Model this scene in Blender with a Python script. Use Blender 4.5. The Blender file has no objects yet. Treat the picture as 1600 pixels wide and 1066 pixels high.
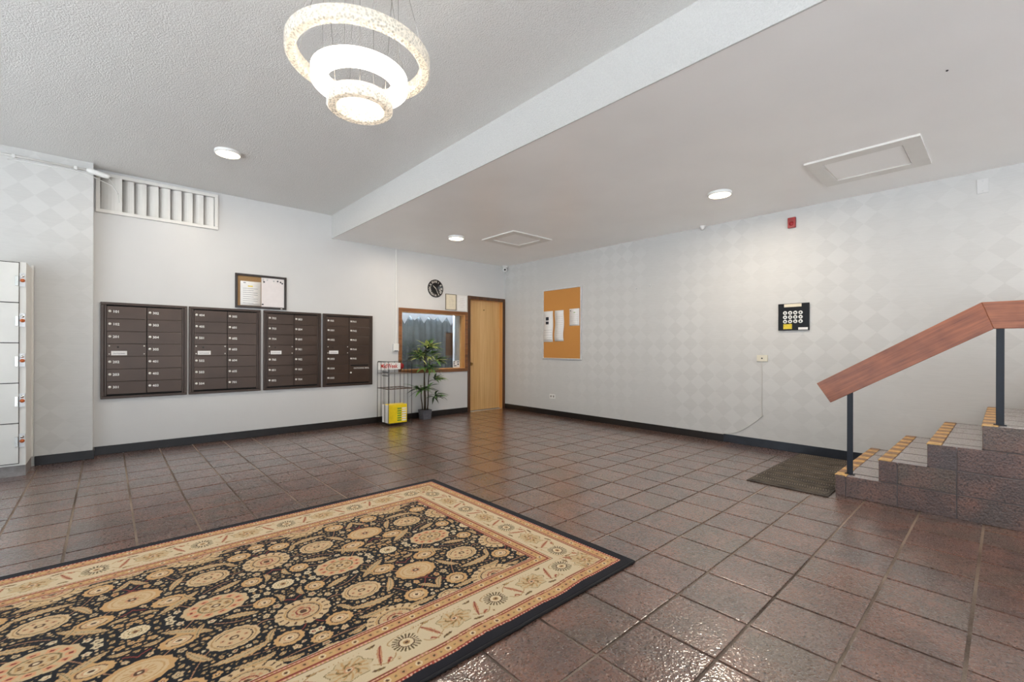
import bpy, bmesh, math, random
import numpy as np
from mathutils import Vector, Matrix
random.seed(7)
S = bpy.context.scene
COL = S.collection
PI = math.pi

# ------------------------------------------------------------------ camera
CAM_H, YAW = 1.15, 0.7355
cam_d = bpy.data.cameras.new('camera')
cam_d.sensor_width = 36.0
cam_d.sensor_fit = 'HORIZONTAL'
cam_d.lens = 698.7 / 1600 * 36.0
cam_d.shift_y = 11.2 / 1600
cam_d.clip_start = 0.05
cam = bpy.data.objects.new('camera', cam_d)
COL.objects.link(cam)
cam.matrix_world = (Matrix.Translation((0, 0, CAM_H)) @ Matrix.Rotation(-YAW, 4, 'Z')
                    @ Matrix.Rotation(PI / 2, 4, 'X') @ Matrix.Rotation(0.0028, 4, 'Z'))
S.camera = cam

# ------------------------------------------------------------------ world, exposure
W = bpy.data.worlds.new('world')
S.world = W
W.use_nodes = True
bg = W.node_tree.nodes['Background']
bg.inputs[0].default_value = (0.825, 0.95, 1.065, 1)      # even overcast daylight
bg.inputs[1].default_value = 1.35
S.view_settings.view_transform = 'Standard'
S.view_settings.look = 'None'
S.view_settings.gamma = 1.0
S.view_settings.use_curve_mapping = False
S.view_settings.exposure = 0.5
sun_d = bpy.data.lights.new('sun', 'SUN')      # high sun from beyond the building; lights the pavement outside
sun_d.energy = 20.0; sun_d.angle = 0.01; sun_d.color = (0.915, 0.972, 1.025)
sun = bpy.data.objects.new('sun', sun_d); COL.objects.link(sun)
sun.rotation_euler = Vector((-0.16, -0.22, -1.0)).to_track_quat('-Z', 'Y').to_euler()

# room measures (metres)
XR, YB = 5.67, 6.47            # right wall, back wall
XL, YF = -3.2, -3.6            # street side walls behind the photographer
ZS, ZU = 2.713, 3.039          # lowered ceiling, raised ceiling
XBEAM = 2.372                  # face of the drop between both
YP, XP = 6.30, -0.11           # pillar in the back wall

# daylight portals in the glazed openings (only guide the sampling of the sky)
def portal(loc, rot, sx, sy):
    l = bpy.data.lights.new('portal', 'AREA')
    l.shape = 'RECTANGLE'; l.size = sx; l.size_y = sy
    l.cycles.is_portal = True
    o = bpy.data.objects.new('daylight_portal', l); COL.objects.link(o)
    o.location = loc; o.rotation_euler = rot
portal((XL, 1.2, 1.35), (0, -PI / 2, 0), 2.6, 8.6)
portal((0.6, YF, 1.35), (PI / 2, 0, 0), 7.2, 2.6)

# ------------------------------------------------------------------ materials
def lin(c):
    c = np.asarray(c, float) / 255.0
    return np.where(c <= 0.04045, c / 12.92, ((c + 0.055) / 1.055) ** 2.4)
def L4(c):
    v = lin(c); return (float(v[0]), float(v[1]), float(v[2]), 1.0)

class NT:
    def __init__(self, name):
        self.m = bpy.data.materials.new(name); self.m.use_nodes = True
        self.t = self.m.node_tree; self.t.nodes.clear()
        self.out = self.n('ShaderNodeOutputMaterial')
    def n(self, typ, **kw):
        nd = self.t.nodes.new(typ)
        for k, v in kw.items(): setattr(nd, k, v)
        return nd
    def put(self, sock, v):
        if isinstance(v, bpy.types.NodeSocket): self.t.links.new(v, sock)
        elif v is not None: sock.default_value = v
    def math(self, op, a, b=None, c=None, clamp=False):
        nd = self.n('ShaderNodeMath', operation=op, use_clamp=clamp)
        for i, v in enumerate((a, b, c)): self.put(nd.inputs[i], v)
        return nd.outputs[0]
    def noise(self, vec, scale, detail=4, rough=0.55):
        nd = self.n('ShaderNodeTexNoise'); self.put(nd.inputs['Vector'], vec)
        nd.inputs['Scale'].default_value = scale; nd.inputs['Detail'].default_value = detail
        nd.inputs['Roughness'].default_value = rough
        return nd.outputs['Fac']
    def pos(self): return self.n('ShaderNodeNewGeometry').outputs['Position']
    def obj(self): return self.n('ShaderNodeTexCoord').outputs['Object']
    def mapping(self, vec, scale=(1, 1, 1), rot=(0, 0, 0), loc=(0, 0, 0)):
        nd = self.n('ShaderNodeMapping'); self.put(nd.inputs['Vector'], vec)
        nd.inputs['Scale'].default_value = scale; nd.inputs['Rotation'].default_value = rot
        nd.inputs['Location'].default_value = loc
        return nd.outputs[0]
    def sep(self, vec):
        nd = self.n('ShaderNodeSeparateXYZ'); self.put(nd.inputs[0], vec); return nd.outputs
    def ramp(self, fac, stops):
        nd = self.n('ShaderNodeValToRGB'); self.put(nd.inputs[0], fac)
        e = nd.color_ramp.elements
        while len(e) < len(stops): e.new(0.5)
        for el, (p, c) in zip(e, stops): el.position = p; el.color = L4(c) if len(c) == 3 else c
        return nd.outputs[0]
    def mix(self, fac, a, b, blend='MIX'):
        nd = self.n('ShaderNodeMix', data_type='RGBA', blend_type=blend)
        self.put(nd.inputs[0], fac); self.put(nd.inputs[6], a); self.put(nd.inputs[7], b)
        return nd.outputs[2]
    def bump(self, h, strength=0.3, dist=0.01, normal=None):
        nd = self.n('ShaderNodeBump'); self.put(nd.inputs['Height'], h)
        nd.inputs['Strength'].default_value = strength; nd.inputs['Distance'].default_value = dist
        if normal is not None: self.put(nd.inputs['Normal'], normal)
        return nd.outputs[0]
    def bsdf(self, color, rough=0.5, metal=0.0, normal=None, spec=0.5, coat=0.0, coat_rough=0.1, emit=None, estr=0.0, sheen=0.0):
        b = self.n('ShaderNodeBsdfPrincipled')
        self.put(b.inputs['Base Color'], color); self.put(b.inputs['Roughness'], rough)
        self.put(b.inputs['Metallic'], metal); self.put(b.inputs['Specular IOR Level'], spec)
        b.inputs['Coat Weight'].default_value = coat; b.inputs['Coat Roughness'].default_value = coat_rough
        b.inputs['Sheen Weight'].default_value = sheen
        if normal is not None: self.put(b.inputs['Normal'], normal)
        if emit is not None:
            self.put(b.inputs['Emission Color'], emit); self.put(b.inputs['Emission Strength'], estr)
        self.t.links.new(b.outputs[0], self.out.inputs[0])
        return self.m

def simple(name, rgb, rough=0.5, metal=0.0, var=0.08, scale=20, bump=0.0, spec=0.5, coat=0.0):
    t = NT(name); p = t.pos()
    f = t.noise(p, scale, 3)
    c = np.asarray(rgb, float)
    col = t.ramp(f, [(0.3, tuple(np.clip(c * (1 - var), 0, 255))), (0.7, tuple(np.clip(c * (1 + var), 0, 255)))])
    nrm = t.bump(t.noise(p, scale * 8, 3), bump, 0.003) if bump else None
    return t.bsdf(col, rough, metal, nrm, spec, coat)

M = {}
def wood(name, c1, c2, axis, rough=0.35, scale=1.0, coat=0.15):
    t = NT(name); p = t.pos()
    sc = [60 * scale, 60 * scale, 60 * scale]; sc[axis] = 2.2 * scale
    q = t.mapping(p, tuple(sc))
    f = t.noise(q, 1.0, 5, 0.6)
    f2 = t.noise(t.mapping(p, tuple(v * 0.25 for v in sc)), 1.0, 3)
    fac = t.math('MULTIPLY_ADD', f2, 0.5, t.math('MULTIPLY', f, 0.5))
    col = t.ramp(fac, [(0.36, c1), (0.64, c2)])
    M[name] = t.bsdf(col, rough, 0, t.bump(f, 0.08, 0.002), 0.5, coat)
def grain_mat(name, c1, c2, direction, rough=0.35):
    t = NT(name); p = t.pos()
    ang = math.atan2(direction[2], direction[1])
    q = t.mapping(t.mapping(p, rot=(-ang, 0, 0)), (40, 3.0, 70))
    f = t.noise(q, 1.0, 6, 0.65); g = t.noise(t.mapping(p, rot=(-ang, 0, 0)), 9, 2)
    fac = t.math('MULTIPLY_ADD', g, 0.3, t.math('MULTIPLY', f, 0.7))
    col = t.ramp(fac, [(0.33, c1), (0.55, c2), (0.7, tuple(min(255, v * 1.12) for v in c2))])
    M[name] = t.bsdf(col, rough, 0, t.bump(f, 0.1, 0.002), 0.5, 0.1)

M['paint_wall'] = simple('paint_wall', (211, 210, 208), 0.38, var=0.012, scale=1.5, bump=0.03)
M['paint_ceiling'] = simple('paint_ceiling', (246, 244, 241), 0.33, var=0.015, scale=0.9, bump=0.03)
M['paint_trim'] = simple('paint_trim', (226, 223, 217), 0.4, var=0.015, scale=5)
M['white_plastic'] = simple('white_plastic', (232, 231, 227), 0.35, var=0.01)
M['beige_plastic'] = simple('beige_plastic', (222, 216, 198), 0.4, var=0.01)
M['black_plastic'] = simple('black_plastic', (22, 21, 23), 0.3, var=0.1)
M['black_gloss'] = simple('black_gloss', (13, 12, 15), 0.35, var=0.1, spec=0.25)
M['black_metal'] = simple('black_metal', (28, 27, 28), 0.4, 0.3, var=0.1)
M['post_paint'] = simple('post_paint', (14, 20, 33), 0.45, var=0.1)
M['aluminium'] = simple('aluminium', (214, 214, 214), 0.35, 0.35, var=0.03)
M['chrome'] = simple('chrome', (215, 212, 205), 0.18, 1.0, var=0.02)
M['brass'] = simple('brass', (170, 140, 90), 0.3, 1.0, var=0.05)
M['rust'] = simple('rust', (186, 98, 48), 0.6, 0.2, var=0.2, scale=200)
M['paper'] = simple('paper', (236, 234, 231), 0.7, var=0.01)
M['paper_cream'] = simple('paper_cream', (226, 215, 192), 0.7, var=0.02)
M['ink'] = simple('ink', (120, 120, 128), 0.7)
M['ink_dark'] = simple('ink_dark', (38, 42, 50), 0.7)
M['ink_red'] = simple('ink_red', (196, 52, 38), 0.5)
M['ink_green'] = simple('ink_green', (120, 160, 50), 0.6)
M['yellow'] = simple('yellow', (246, 214, 20), 0.45, var=0.03)
M['sticker_yellow'] = simple('sticker_yellow', (214, 190, 52), 0.5, var=0.08, scale=60)
M['red_box'] = simple('red_box', (152, 26, 34), 0.4, var=0.06)
M['brown_metal'] = simple('brown_metal', (72, 56, 46), 0.3, 0.35, var=0.07, scale=3, bump=0.02)
M['brown_metal_frame'] = simple('brown_metal_frame', (66, 52, 44), 0.32, 0.35, var=0.06, scale=3)
M['silver_print'] = simple('silver_print', (228, 224, 216), 0.35, 0.2, var=0.02)
M['slot_dark'] = simple('slot_dark', (8, 7, 6), 0.8)
M['locker'] = simple('locker', (224, 222, 216), 0.35, 0.0, var=0.015, scale=4)
M['locker_edge'] = simple('locker_edge', (150, 145, 138), 0.5)
M['plinth'] = simple('plinth', (138, 132, 130), 0.6, var=0.08)
M['base_vinyl'] = simple('base_vinyl', (30, 25, 23), 0.32, var=0.15, scale=9, bump=0.04)
M['base_vinyl_blue'] = simple('base_vinyl_blue', (33, 37, 45), 0.3, var=0.15, scale=9, bump=0.04)
M['dark_brown_wood'] = None
wood('dark_brown_wood', (62, 38, 22), (98, 62, 36), 2, 0.3)
wood('frame_wood', (104, 64, 34), (150, 98, 54), 0, 0.3)
wood('jamb_wood', (196, 138, 74), (222, 166, 98), 2, 0.35)
wood('door_wood', (205, 158, 98), (226, 186, 128), 2, 0.35, 0.6)
wood('brown_reflection', (84, 58, 44), (104, 76, 58), 2, 0.4)
M['curtain'] = simple('curtain', (122, 128, 132), 0.85, var=0.05, scale=14)
M['lace'] = simple('lace', (240, 242, 248), 0.8, var=0.02)
M['soil'] = simple('soil', (52, 40, 30), 0.9, var=0.25, scale=90, bump=0.4)
M['pot'] = simple('pot', (92, 92, 98), 0.55, var=0.1, scale=40, bump=0.05)
M['stem'] = simple('stem', (66, 52, 36), 0.6, var=0.3, scale=60, bump=0.1)
M['leaf_a'] = simple('leaf_a', (98, 140, 70), 0.45, var=0.2, scale=30)
M['leaf_b'] = simple('leaf_b', (196, 202, 124), 0.45, var=0.2, scale=30)
M['leaf_c'] = simple('leaf_c', (50, 66, 46), 0.45, var=0.2, scale=30)
M['cork_dark'] = simple('cork_dark', (150, 118, 80), 0.9, var=0.12, scale=160)
M['marker_board'] = simple('marker_board', (226, 219, 217), 0.2, var=0.01)
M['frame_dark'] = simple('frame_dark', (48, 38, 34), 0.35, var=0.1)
M['rubber_mat'] = simple('rubber_mat', (70, 62, 54), 0.8, var=0.2, scale=8)
M['rubber_rib'] = simple('rubber_rib', (104, 94, 82), 0.75, var=0.2, scale=8)
M['rug_binding'] = simple('rug_binding', (24, 22, 24), 0.85, var=0.2, scale=300, bump=0.2)
M['grey_wall'] = simple('grey_wall', (226, 226, 228), 0.5, var=0.01)
M['wire_steel'] = simple('wire_steel', (170, 166, 160), 0.3, 1.0)
M['nosing_brown'] = simple('nosing_brown', (146, 106, 74), 0.4, var=0.15, scale=40)
M['nosing_gold'] = simple('nosing_gold', (208, 164, 98), 0.4, var=0.12, scale=40)
M['tread_joint'] = simple('tread_joint', (48, 42, 42), 0.9, var=0.1, scale=30)
M['stair_mortar'] = simple('stair_mortar', (98, 88, 86), 0.8, var=0.1, scale=30)
M['pavement'] = simple('pavement', (200, 200, 200), 0.8, var=0.08, scale=2)
M['mullion'] = simple('mullion', (90, 88, 86), 0.4, 0.5)

def mk_cork():
    t = NT('cork'); p = t.pos()
    col = t.ramp(t.noise(p, 260, 3, 0.7), [(0.3, (184, 124, 58)), (0.7, (212, 150, 78))])
    M['cork'] = t.bsdf(col, 0.85, 0, t.bump(t.noise(p, 400, 2), 0.15, 0.002))
mk_cork()

def mk_popcorn(name, rgb, sc):
    t = NT(name); p = t.pos()
    v = t.n('ShaderNodeTexVoronoi'); t.put(v.inputs['Vector'], p); v.inputs['Scale'].default_value = sc
    n = t.noise(p, sc * 1.6, 3, 0.7)
    h = t.math('MULTIPLY_ADD', n, 1.0, t.math('MULTIPLY', v.outputs['Distance'], -0.6))
    c = np.asarray(rgb, float)
    col = t.ramp(n, [(0.3, tuple(c * 0.955)), (0.65, tuple(c * 1.01))])
    M[name] = t.bsdf(col, 0.8, 0, t.bump(h, 0.55, 0.010), 0.2)
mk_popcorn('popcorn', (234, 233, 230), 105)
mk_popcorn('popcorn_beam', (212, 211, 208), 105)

def mk_wallpaper(name, horiz):
    # harlequin diamonds in two barely different tones with a fine horizontal weave
    t = NT(name); p = t.pos(); s = t.sep(p)
    u = t.math('DIVIDE', t.math('SUBTRACT', s[horiz], 3.311), 0.213); v = t.math('DIVIDE', t.math('SUBTRACT', s[2], 0.017), 0.2)
    a = t.math('ADD', u, v); b = t.math('SUBTRACT', u, v)
    fa = t.math('FLOOR', a); fb = t.math('FLOOR', b)
    # diamonds whose row index is even are the pale ones
    par = t.math('PINGPONG', fa, 1.0)
    par2 = t.math('PINGPONG', fb, 1.0)
    x = t.math('ABSOLUTE', t.math('SUBTRACT', par, par2))
    mottled = t.noise(t.mapping(p, (1, 1, 0.6)), 1.1, 3)
    sil = t.math('MULTIPLY', x, t.ramp(mottled, [(0.38, (0, 0, 0)), (0.62, (255, 255, 255))]))
    weave = t.noise(t.mapping(p, (8, 8, 190)), 1.0, 2)
    base = t.ramp(weave, [(0.3, (200, 199, 196)), (0.7, (205, 204, 201))])
    col = t.mix(t.math('MULTIPLY', sil, 0.5), base, L4((215, 214, 211)))
    ro = t.math('MULTIPLY_ADD', x, -0.04, 0.5)
    M[name] = t.bsdf(col, ro, 0, t.bump(weave, 0.05, 0.002), 0.4)
mk_wallpaper('wallpaper_y', 1)
mk_wallpaper('wallpaper_x', 0)

TX0, TPX = 2.29, 0.3083        # tile joints in x
TY0, TPY = 1.0296, 0.3109      # tile joints in y
def mk_tile(name, gloss=True, worn_sheen=False):
    t = NT(name); p = t.pos(); s = t.sep(p)
    ix = t.math('FLOOR', t.math('DIVIDE', t.math('SUBTRACT', s[0], TX0), TPX))
    iy = t.math('FLOOR', t.math('DIVIDE', t.math('SUBTRACT', s[1], TY0), TPY))
    iz = t.math('FLOOR', t.math('DIVIDE', t.math('ADD', s[2], 0.02), 0.163))
    cmb = t.n('ShaderNodeCombineXYZ')
    t.put(cmb.inputs[0], ix); t.put(cmb.inputs[1], iy); t.put(cmb.inputs[2], iz)
    wn = t.n('ShaderNodeTexWhiteNoise'); t.put(wn.inputs['Vector'], cmb.outputs[0])
    rnd_ = wn.outputs['Value'] if gloss and not worn_sheen else t.n('ShaderNodeObjectInfo').outputs['Random']
    big = t.noise(p, 5.0, 4, 0.6); fine = t.noise(p, 90, 4, 0.7)
    c0 = t.ramp(rnd_, [(0.0, (90, 67, 58)), (0.3, (108, 79, 69)), (0.6, (102, 82, 68)), (0.82, (88, 70, 66)), (1.0, (130, 96, 74))])
    c1 = t.mix(t.ramp(big, [(0.42, (0, 0, 0)), (0.66, (255, 255, 255))]), c0, L4((130, 90, 74)))
    c2 = t.mix(t.ramp(fine, [(0.33, (255, 255, 255)), (0.5, (0, 0, 0))]), c1, L4((52, 40, 37)))
    if worn_sheen: c2 = t.mix(0.88, c2, L4((160, 148, 148)))  # worn treads; the pale tone also paints in the wall's grazing reflection
    v = t.n('ShaderNodeTexVoronoi', feature='SMOOTH_F1'); t.put(v.inputs['Vector'], t.mapping(p, (1, 1.3, 1)))
    v.inputs['Scale'].default_value = 84; v.inputs['Smoothness'].default_value = 0.6
    lump = t.noise(p, 55, 3, 0.6)
    h = t.math('MULTIPLY_ADD', lump, 0.7, t.math('MULTIPLY', v.outputs['Distance'], -0.5))
    und = t.noise(p, 7, 2)
    nrm = t.bump(h, 0.04 if worn_sheen else 0.5 if gloss else 0.9, 0.007, t.bump(und, 0.10, 0.02))
    ro = t.ramp(big, [(0.3, (66, 66, 66, )), (0.7, (88, 88, 88))])
    rs = t.math('MULTIPLY_ADD', lump, 0.16, 0.20 if gloss else 0.34)
    M[name] = t.bsdf(c2, rs, 0, nrm, 0.6, 1.0 if gloss else 0.55, 0.10 if gloss else 0.2)
    b = [n for n in t.t.nodes if n.type == 'BSDF_PRINCIPLED'][0]
    b.inputs['Coat IOR'].default_value = 1.75 if gloss else 1.5
    t.put(b.inputs['Coat Normal'], t.bump(h, 0.02 if worn_sheen else 0.42, 0.004, t.bump(und, 0.06, 0.02)))
mk_tile('quarry_tile')
mk_tile('quarry_tile_side', False)
mk_tile('quarry_tile_worn_sheen', True, True)
def mk_grout():
    t = NT('grout'); p = t.pos()
    f = t.noise(p, 0.9, 3); g = t.noise(p, 120, 3)
    c = t.ramp(f, [(0.38, (74, 60, 52)), (0.62, (176, 158, 142))])
    c = t.mix(0.2, c, t.ramp(g, [(0.3, (96, 82, 72)), (0.7, (188, 172, 156))]))
    M['grout'] = t.bsdf(c, 0.7, 0, t.bump(g, 0.25, 0.003), 0.3)
mk_grout()
def mk_rug():
    t = NT('rug_pile')
    a = t.n('ShaderNodeAttribute', attribute_name='weave')
    p = t.pos()
    n = t.noise(p, 420, 2, 0.6)
    c = t.mix(0.16, a.outputs['Color'], t.ramp(n, [(0.3, (60, 50, 40)), (0.7, (235, 215, 185))]), 'OVERLAY')
    M['rug_pile'] = t.bsdf(c, 0.92, 0, t.bump(n, 0.35, 0.004), 0.15, sheen=0.08)
mk_rug()
def mk_glass():
    t = NT('glass')
    tr = t.n('ShaderNodeBsdfTransparent'); tr.inputs[0].default_value = (0.93, 0.96, 0.96, 1)
    gl = t.n('ShaderNodeBsdfGlossy'); gl.inputs['Roughness'].default_value = 0.03
    fr = t.n('ShaderNodeFresnel'); fr.inputs[0].default_value = 1.5
    mx = t.n('ShaderNodeMixShader')
    t.put(mx.inputs[0], fr.outputs[0]); t.put(mx.inputs[1], tr.outputs[0]); t.put(mx.inputs[2], gl.outputs[0])
    t.t.links.new(mx.outputs[0], t.out.inputs[0])
    M['glass'] = t.m
mk_glass()
def emit(name, rgb, strength):
    t = NT(name)
    M[name] = t.bsdf(L4(rgb), 0.4, emit=L4(rgb), estr=strength)
emit('lamp_disc', (255, 232, 196), 9.0)
emit('added_lamp_glow', (235, 243, 255), 110.0)  # glow of the lamp added above the office window
emit('led_bright', (255, 244, 226), 6.0)
def mk_crystal(name, lo, hi, c_hi):
    # moulded acrylic full of bubbles, lit from the LED strip inside it
    t = NT(name); p = t.obj()
    v = t.n('ShaderNodeTexVoronoi'); t.put(v.inputs['Vector'], p); v.inputs['Scale'].default_value = 85
    d = t.math('MULTIPLY', v.outputs['Distance'], 1.6, clamp=True)
    st = t.math('MULTIPLY_ADD', d, hi - lo, lo)
    M[name] = t.bsdf(L4((196, 188, 174)), 0.25, 0, t.bump(d, 0.8, 0.005), 0.5, emit=L4(c_hi), estr=st)
mk_crystal('crystal_dim', 0.0, 0.30, (255, 242, 222))
mk_crystal('crystal_mid', 0.0, 0.50, (255, 238, 214))

# ------------------------------------------------------------------ mesh helpers
class MB:
    def __init__(self): self.v = []; self.f = []; self.s = []
    def add(self, vs, fs, smooth=False):
        o = len(self.v); self.v += [tuple(p) for p in vs]
        self.f += [tuple(i + o for i in q) for q in fs]; self.s += [smooth] * len(fs)
        return self
    def box(self, x0, y0, z0, x1, y1, z1):
        x0, x1 = sorted((x0, x1)); y0, y1 = sorted((y0, y1)); z0, z1 = sorted((z0, z1))
        return self.add([(x0, y0, z0), (x1, y0, z0), (x1, y1, z0), (x0, y1, z0), (x0, y0, z1), (x1, y0, z1), (x1, y1, z1), (x0, y1, z1)],
                        [(0, 3, 2, 1), (4, 5, 6, 7), (0, 1, 5, 4), (1, 2, 6, 5), (2, 3, 7, 6), (3, 0, 4, 7)])
    def tube(self, pts, r, n=8, cap=True):
        pts = [Vector(p) for p in pts]; rs = r if isinstance(r, (list, tuple)) else [r] * len(pts)
        rings = []; ref = None
        for i, p in enumerate(pts):
            d = (pts[min(i + 1, len(pts) - 1)] - pts[max(i - 1, 0)]).normalized()
            if ref is None: ref = Vector((0, 0, 1)) if abs(d.z) < 0.9 else Vector((1, 0, 0))
            a = d.cross(ref).normalized(); b = d.cross(a).normalized(); ref = -b if False else ref
            rings.append([p + (a * math.cos(2 * PI * k / n) + b * math.sin(2 * PI * k / n)) * rs[i] for k in range(n)])
        vs = [q for ring in rings for q in ring]; fs = []
        for i in range(len(pts) - 1):
            for k in range(n):
                fs.append((i * n + k, i * n + (k + 1) % n, (i + 1) * n + (k + 1) % n, (i + 1) * n + k))
        self.add(vs, fs, True)
        if cap:
            o = len(self.v) - len(vs); e = o + (len(pts) - 1) * n
            self.f += [tuple(o + k for k in reversed(range(n))), tuple(e + k for k in range(n))]; self.s += [False, False]
        return self
    def lathe(self, prof, c, axis='z', n=32, smooth=True, closed=False):
        # profile of (radius, height) along the axis through c
        vs, fs = [], []
        for r, h in prof:
            for k in range(n):
                a = 2 * PI * k / n; x, y = r * math.cos(a), r * math.sin(a)
                vs.append({'z': (c[0] + x, c[1] + y, c[2] + h), 'y': (c[0] + x, c[1] - h, c[2] + y), 'x': (c[0] - h, c[1] + x, c[2] + y)}[axis])
        m = len(prof); rng = range(m) if closed else range(m - 1)
        for i in rng:
            j = (i + 1) % m
            for k in range(n): fs.append((i * n + k, i * n + (k + 1) % n, j * n + (k + 1) % n, j * n + k))
        return self.add(vs, fs, smooth)
    def prism(self, poly, a0, a1, axis='x'):
        # polygon in the other two axes, pushed from a0 to a1
        n = len(poly)
        def P(a, u, v): return {'x': (a, u, v), 'y': (u, a, v), 'z': (u, v, a)}[axis]
        vs = [P(a0, *q) for q in poly] + [P(a1, *q) for q in poly]
        fs = [tuple(range(n)), tuple(reversed(range(n, 2 * n)))] + [(i, i + n, (i + 1) % n + n, (i + 1) % n) for i in range(n)]
        return self.add(vs, fs)
    def mesh(self, name, mat):
        me = bpy.data.meshes.new(name); me.from_pydata(self.v, [], self.f)
        me.polygons.foreach_set('use_smooth', self.s)
        if mat: me.materials.append(M[mat])
        bm = bmesh.new(); bm.from_mesh(me); bmesh.ops.recalc_face_normals(bm, faces=bm.faces); bm.to_mesh(me); bm.free()
        me.update(); return me
    def build(self, name, mat, parent=None, bevel=0.0, seg=2, origin=None):
        if origin is not None: self.v = [(a - origin[0], b - origin[1], c - origin[2]) for a, b, c in self.v]
        o = bpy.data.objects.new(name, self.mesh(name, mat)); COL.objects.link(o)
        if origin is not None: o.location = origin
        if parent is not None: setp(o, parent)
        if bevel:
            b = o.modifiers.new('bevel', 'BEVEL'); b.width = bevel; b.segments = seg; b.limit_method = 'ANGLE'; b.harden_normals = False
        return o
def wloc(o):
    v = Vector(o.location)
    while o.parent: o = o.parent; v += Vector(o.location)
    return v
def setp(o, parent):
    o.parent = parent; o.location = Vector(o.location) - wloc(parent)
def tag(o, label, cat=None, group=None, kind=None):
    o['label'] = label
    if cat: o['category'] = cat
    if group: o['group'] = group
    if kind: o['kind'] = kind
    return o
def thing(name, label, cat, loc, group=None, kind=None):
    o = bpy.data.objects.new(name, None); o.empty_display_size = 0.1; COL.objects.link(o); o.location = loc
    return tag(o, label, cat, group, kind)
def struct(o, label=None):
    o['kind'] = 'structure'
    if label: o['label'] = label
    return o
def link_mesh(name, me, loc, parent=None, rot=None):
    o = bpy.data.objects.new(name, me); COL.objects.link(o); o.location = loc
    if rot: o.rotation_euler = rot
    if parent is not None: setp(o, parent)
    return o
def panel(mb, axis, a0, a1, u0, u1, v0, v1, holes=()):
    # slab between a0 and a1 on its axis, with rectangular openings (u0,u1,v0,v1)
    us = sorted({u0, u1, *[h[0] for h in holes], *[h[1] for h in holes]}); vs = sorted({v0, v1, *[h[2] for h in holes], *[h[3] for h in holes]})
    us = [x for x in us if u0 <= x <= u1]; vs = [x for x in vs if v0 <= x <= v1]
    for i in range(len(us) - 1):
        for j in range(len(vs) - 1):
            cu, cv = (us[i] + us[i + 1]) / 2, (vs[j] + vs[j + 1]) / 2
            if any(h[0] < cu < h[1] and h[2] < cv < h[3] for h in holes): continue
            if axis == 'y': mb.box(us[i], a0, vs[j], us[i + 1], a1, vs[j + 1])
            elif axis == 'x': mb.box(a0, us[i], vs[j], a1, us[i + 1], vs[j + 1])
            else: mb.box(us[i], vs[j], a0, us[i + 1], vs[j + 1], a1)
    return mb

# ------------------------------------------------------------------ lettering (all glyph meshes are made once, here)
UNITS = [
    (-0.055, 0.694, ['101', '102', '201', None, '202', '203', '301'], ['302', '303', '304', '305', '401', '402', '403']),
    (0.711, 1.467, ['404', '405', '501', None, '502', '503', '504'], ['505', '601', '602', '603', '604', '605', '701']),
    (1.497, 2.223, ['702', '703', '704', None, '705', '801', '802'], ['803', '804', '805', '901', '902', '903', '904']),
    (2.249, 2.982, ['905', '1001', '1002', None, '1003', '1004', '1005'], ['PH1', 'PH2', 'PH3', 'PH4', 'PH5']),
]
TEXT = {}
def prepare_text(strings):
    objs = {}
    for st in strings:
        cu = bpy.data.curves.new('t', 'FONT'); cu.body = st; cu.align_x = 'CENTER'; cu.align_y = 'CENTER'
        cu.size = 1.0; cu.resolution_u = 2; cu.offset = 0.02
        o = bpy.data.objects.new('t', cu); COL.objects.link(o); objs[st] = o
    bpy.context.view_layer.update()
    dg = bpy.context.evaluated_depsgraph_get()
    for st, o in objs.items():
        me = o.evaluated_get(dg).to_mesh()
        TEXT[st] = ([tuple(v.co) for v in me.vertices], [tuple(p.vertices) for p in me.polygons])
    for o in objs.values():
        cu = o.data; bpy.data.objects.remove(o); bpy.data.curves.remove(cu)
allnum = [n for u in UNITS for c in u[2:] for n in c if n]
prepare_text(allnum + ['OUTGOING MAIL', 'MidWeek', 'OUTGOING', 'I', 'II', 'III', 'IIII', 'V', 'VI', 'VII', 'VIII', 'IX', 'X', 'XI', 'XII', 'NOTICE'])
def text_mb(mb, st, c, size, axis='y', stretch=1.0, rot=0.0):
    # flat letters facing -y (axis y) or -x (axis x), centred on c
    vs, fs = TEXT[st]; ca, sa = math.cos(rot), math.sin(rot); out = []
    for x, y, z in vs:
        x, y = x * size * stretch, y * size
        x, y = x * ca - y * sa, x * sa + y * ca
        out.append((c[0] + x, c[1], c[2] + y) if axis == 'y' else (c[0], c[1] - x, c[2] + y))
    mb.add(out, fs); return mb

# ================================================================== THE ROOM
def project(x, y, z):
    fw = x * math.sin(YAW) + y * math.cos(YAW); rt = x * math.cos(YAW) - y * math.sin(YAW)
    if fw < 0.1: return None
    return 800 + 698.7 * rt / fw, 544.2 - 698.7 * (z - CAM_H) / fw

# floor: screed with every quarry tile standing proud of its joints
fl = struct(MB().box(XL - 0.2, YF - 0.2, -0.12, XR + 0.2, YB + 0.14, -0.006).build('floor', 'grout'), 'brown quarry tile floor with pale grout joints')
G = 0.0125
def tile_mb(w, d, h=0.014):
    b, e = 0.003, 0.0005
    x, y = w / 2, d / 2
    lo, mi = -h, -e
    vs = [(-x, -y, lo), (x, -y, lo), (x, y, lo), (-x, y, lo), (-x, -y, mi), (x, -y, mi), (x, y, mi), (-x, y, mi),
          (-x + b, -y + b, 0), (x - b, -y + b, 0), (x - b, y - b, 0), (-x + b, y - b, 0)]
    fs = [(0, 1, 5, 4), (1, 2, 6, 5), (2, 3, 7, 6), (3, 0, 4, 7), (4, 5, 9, 8), (5, 6, 10, 9), (6, 7, 11, 10), (7, 4, 8, 11), (8, 9, 10, 11)]
    return MB().add(vs, fs)
STX, STY = 4.275, 0.905
tile_me = tile_mb(TPX - G, TPY - G).mesh('tile', 'quarry_tile')
cells = []
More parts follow.
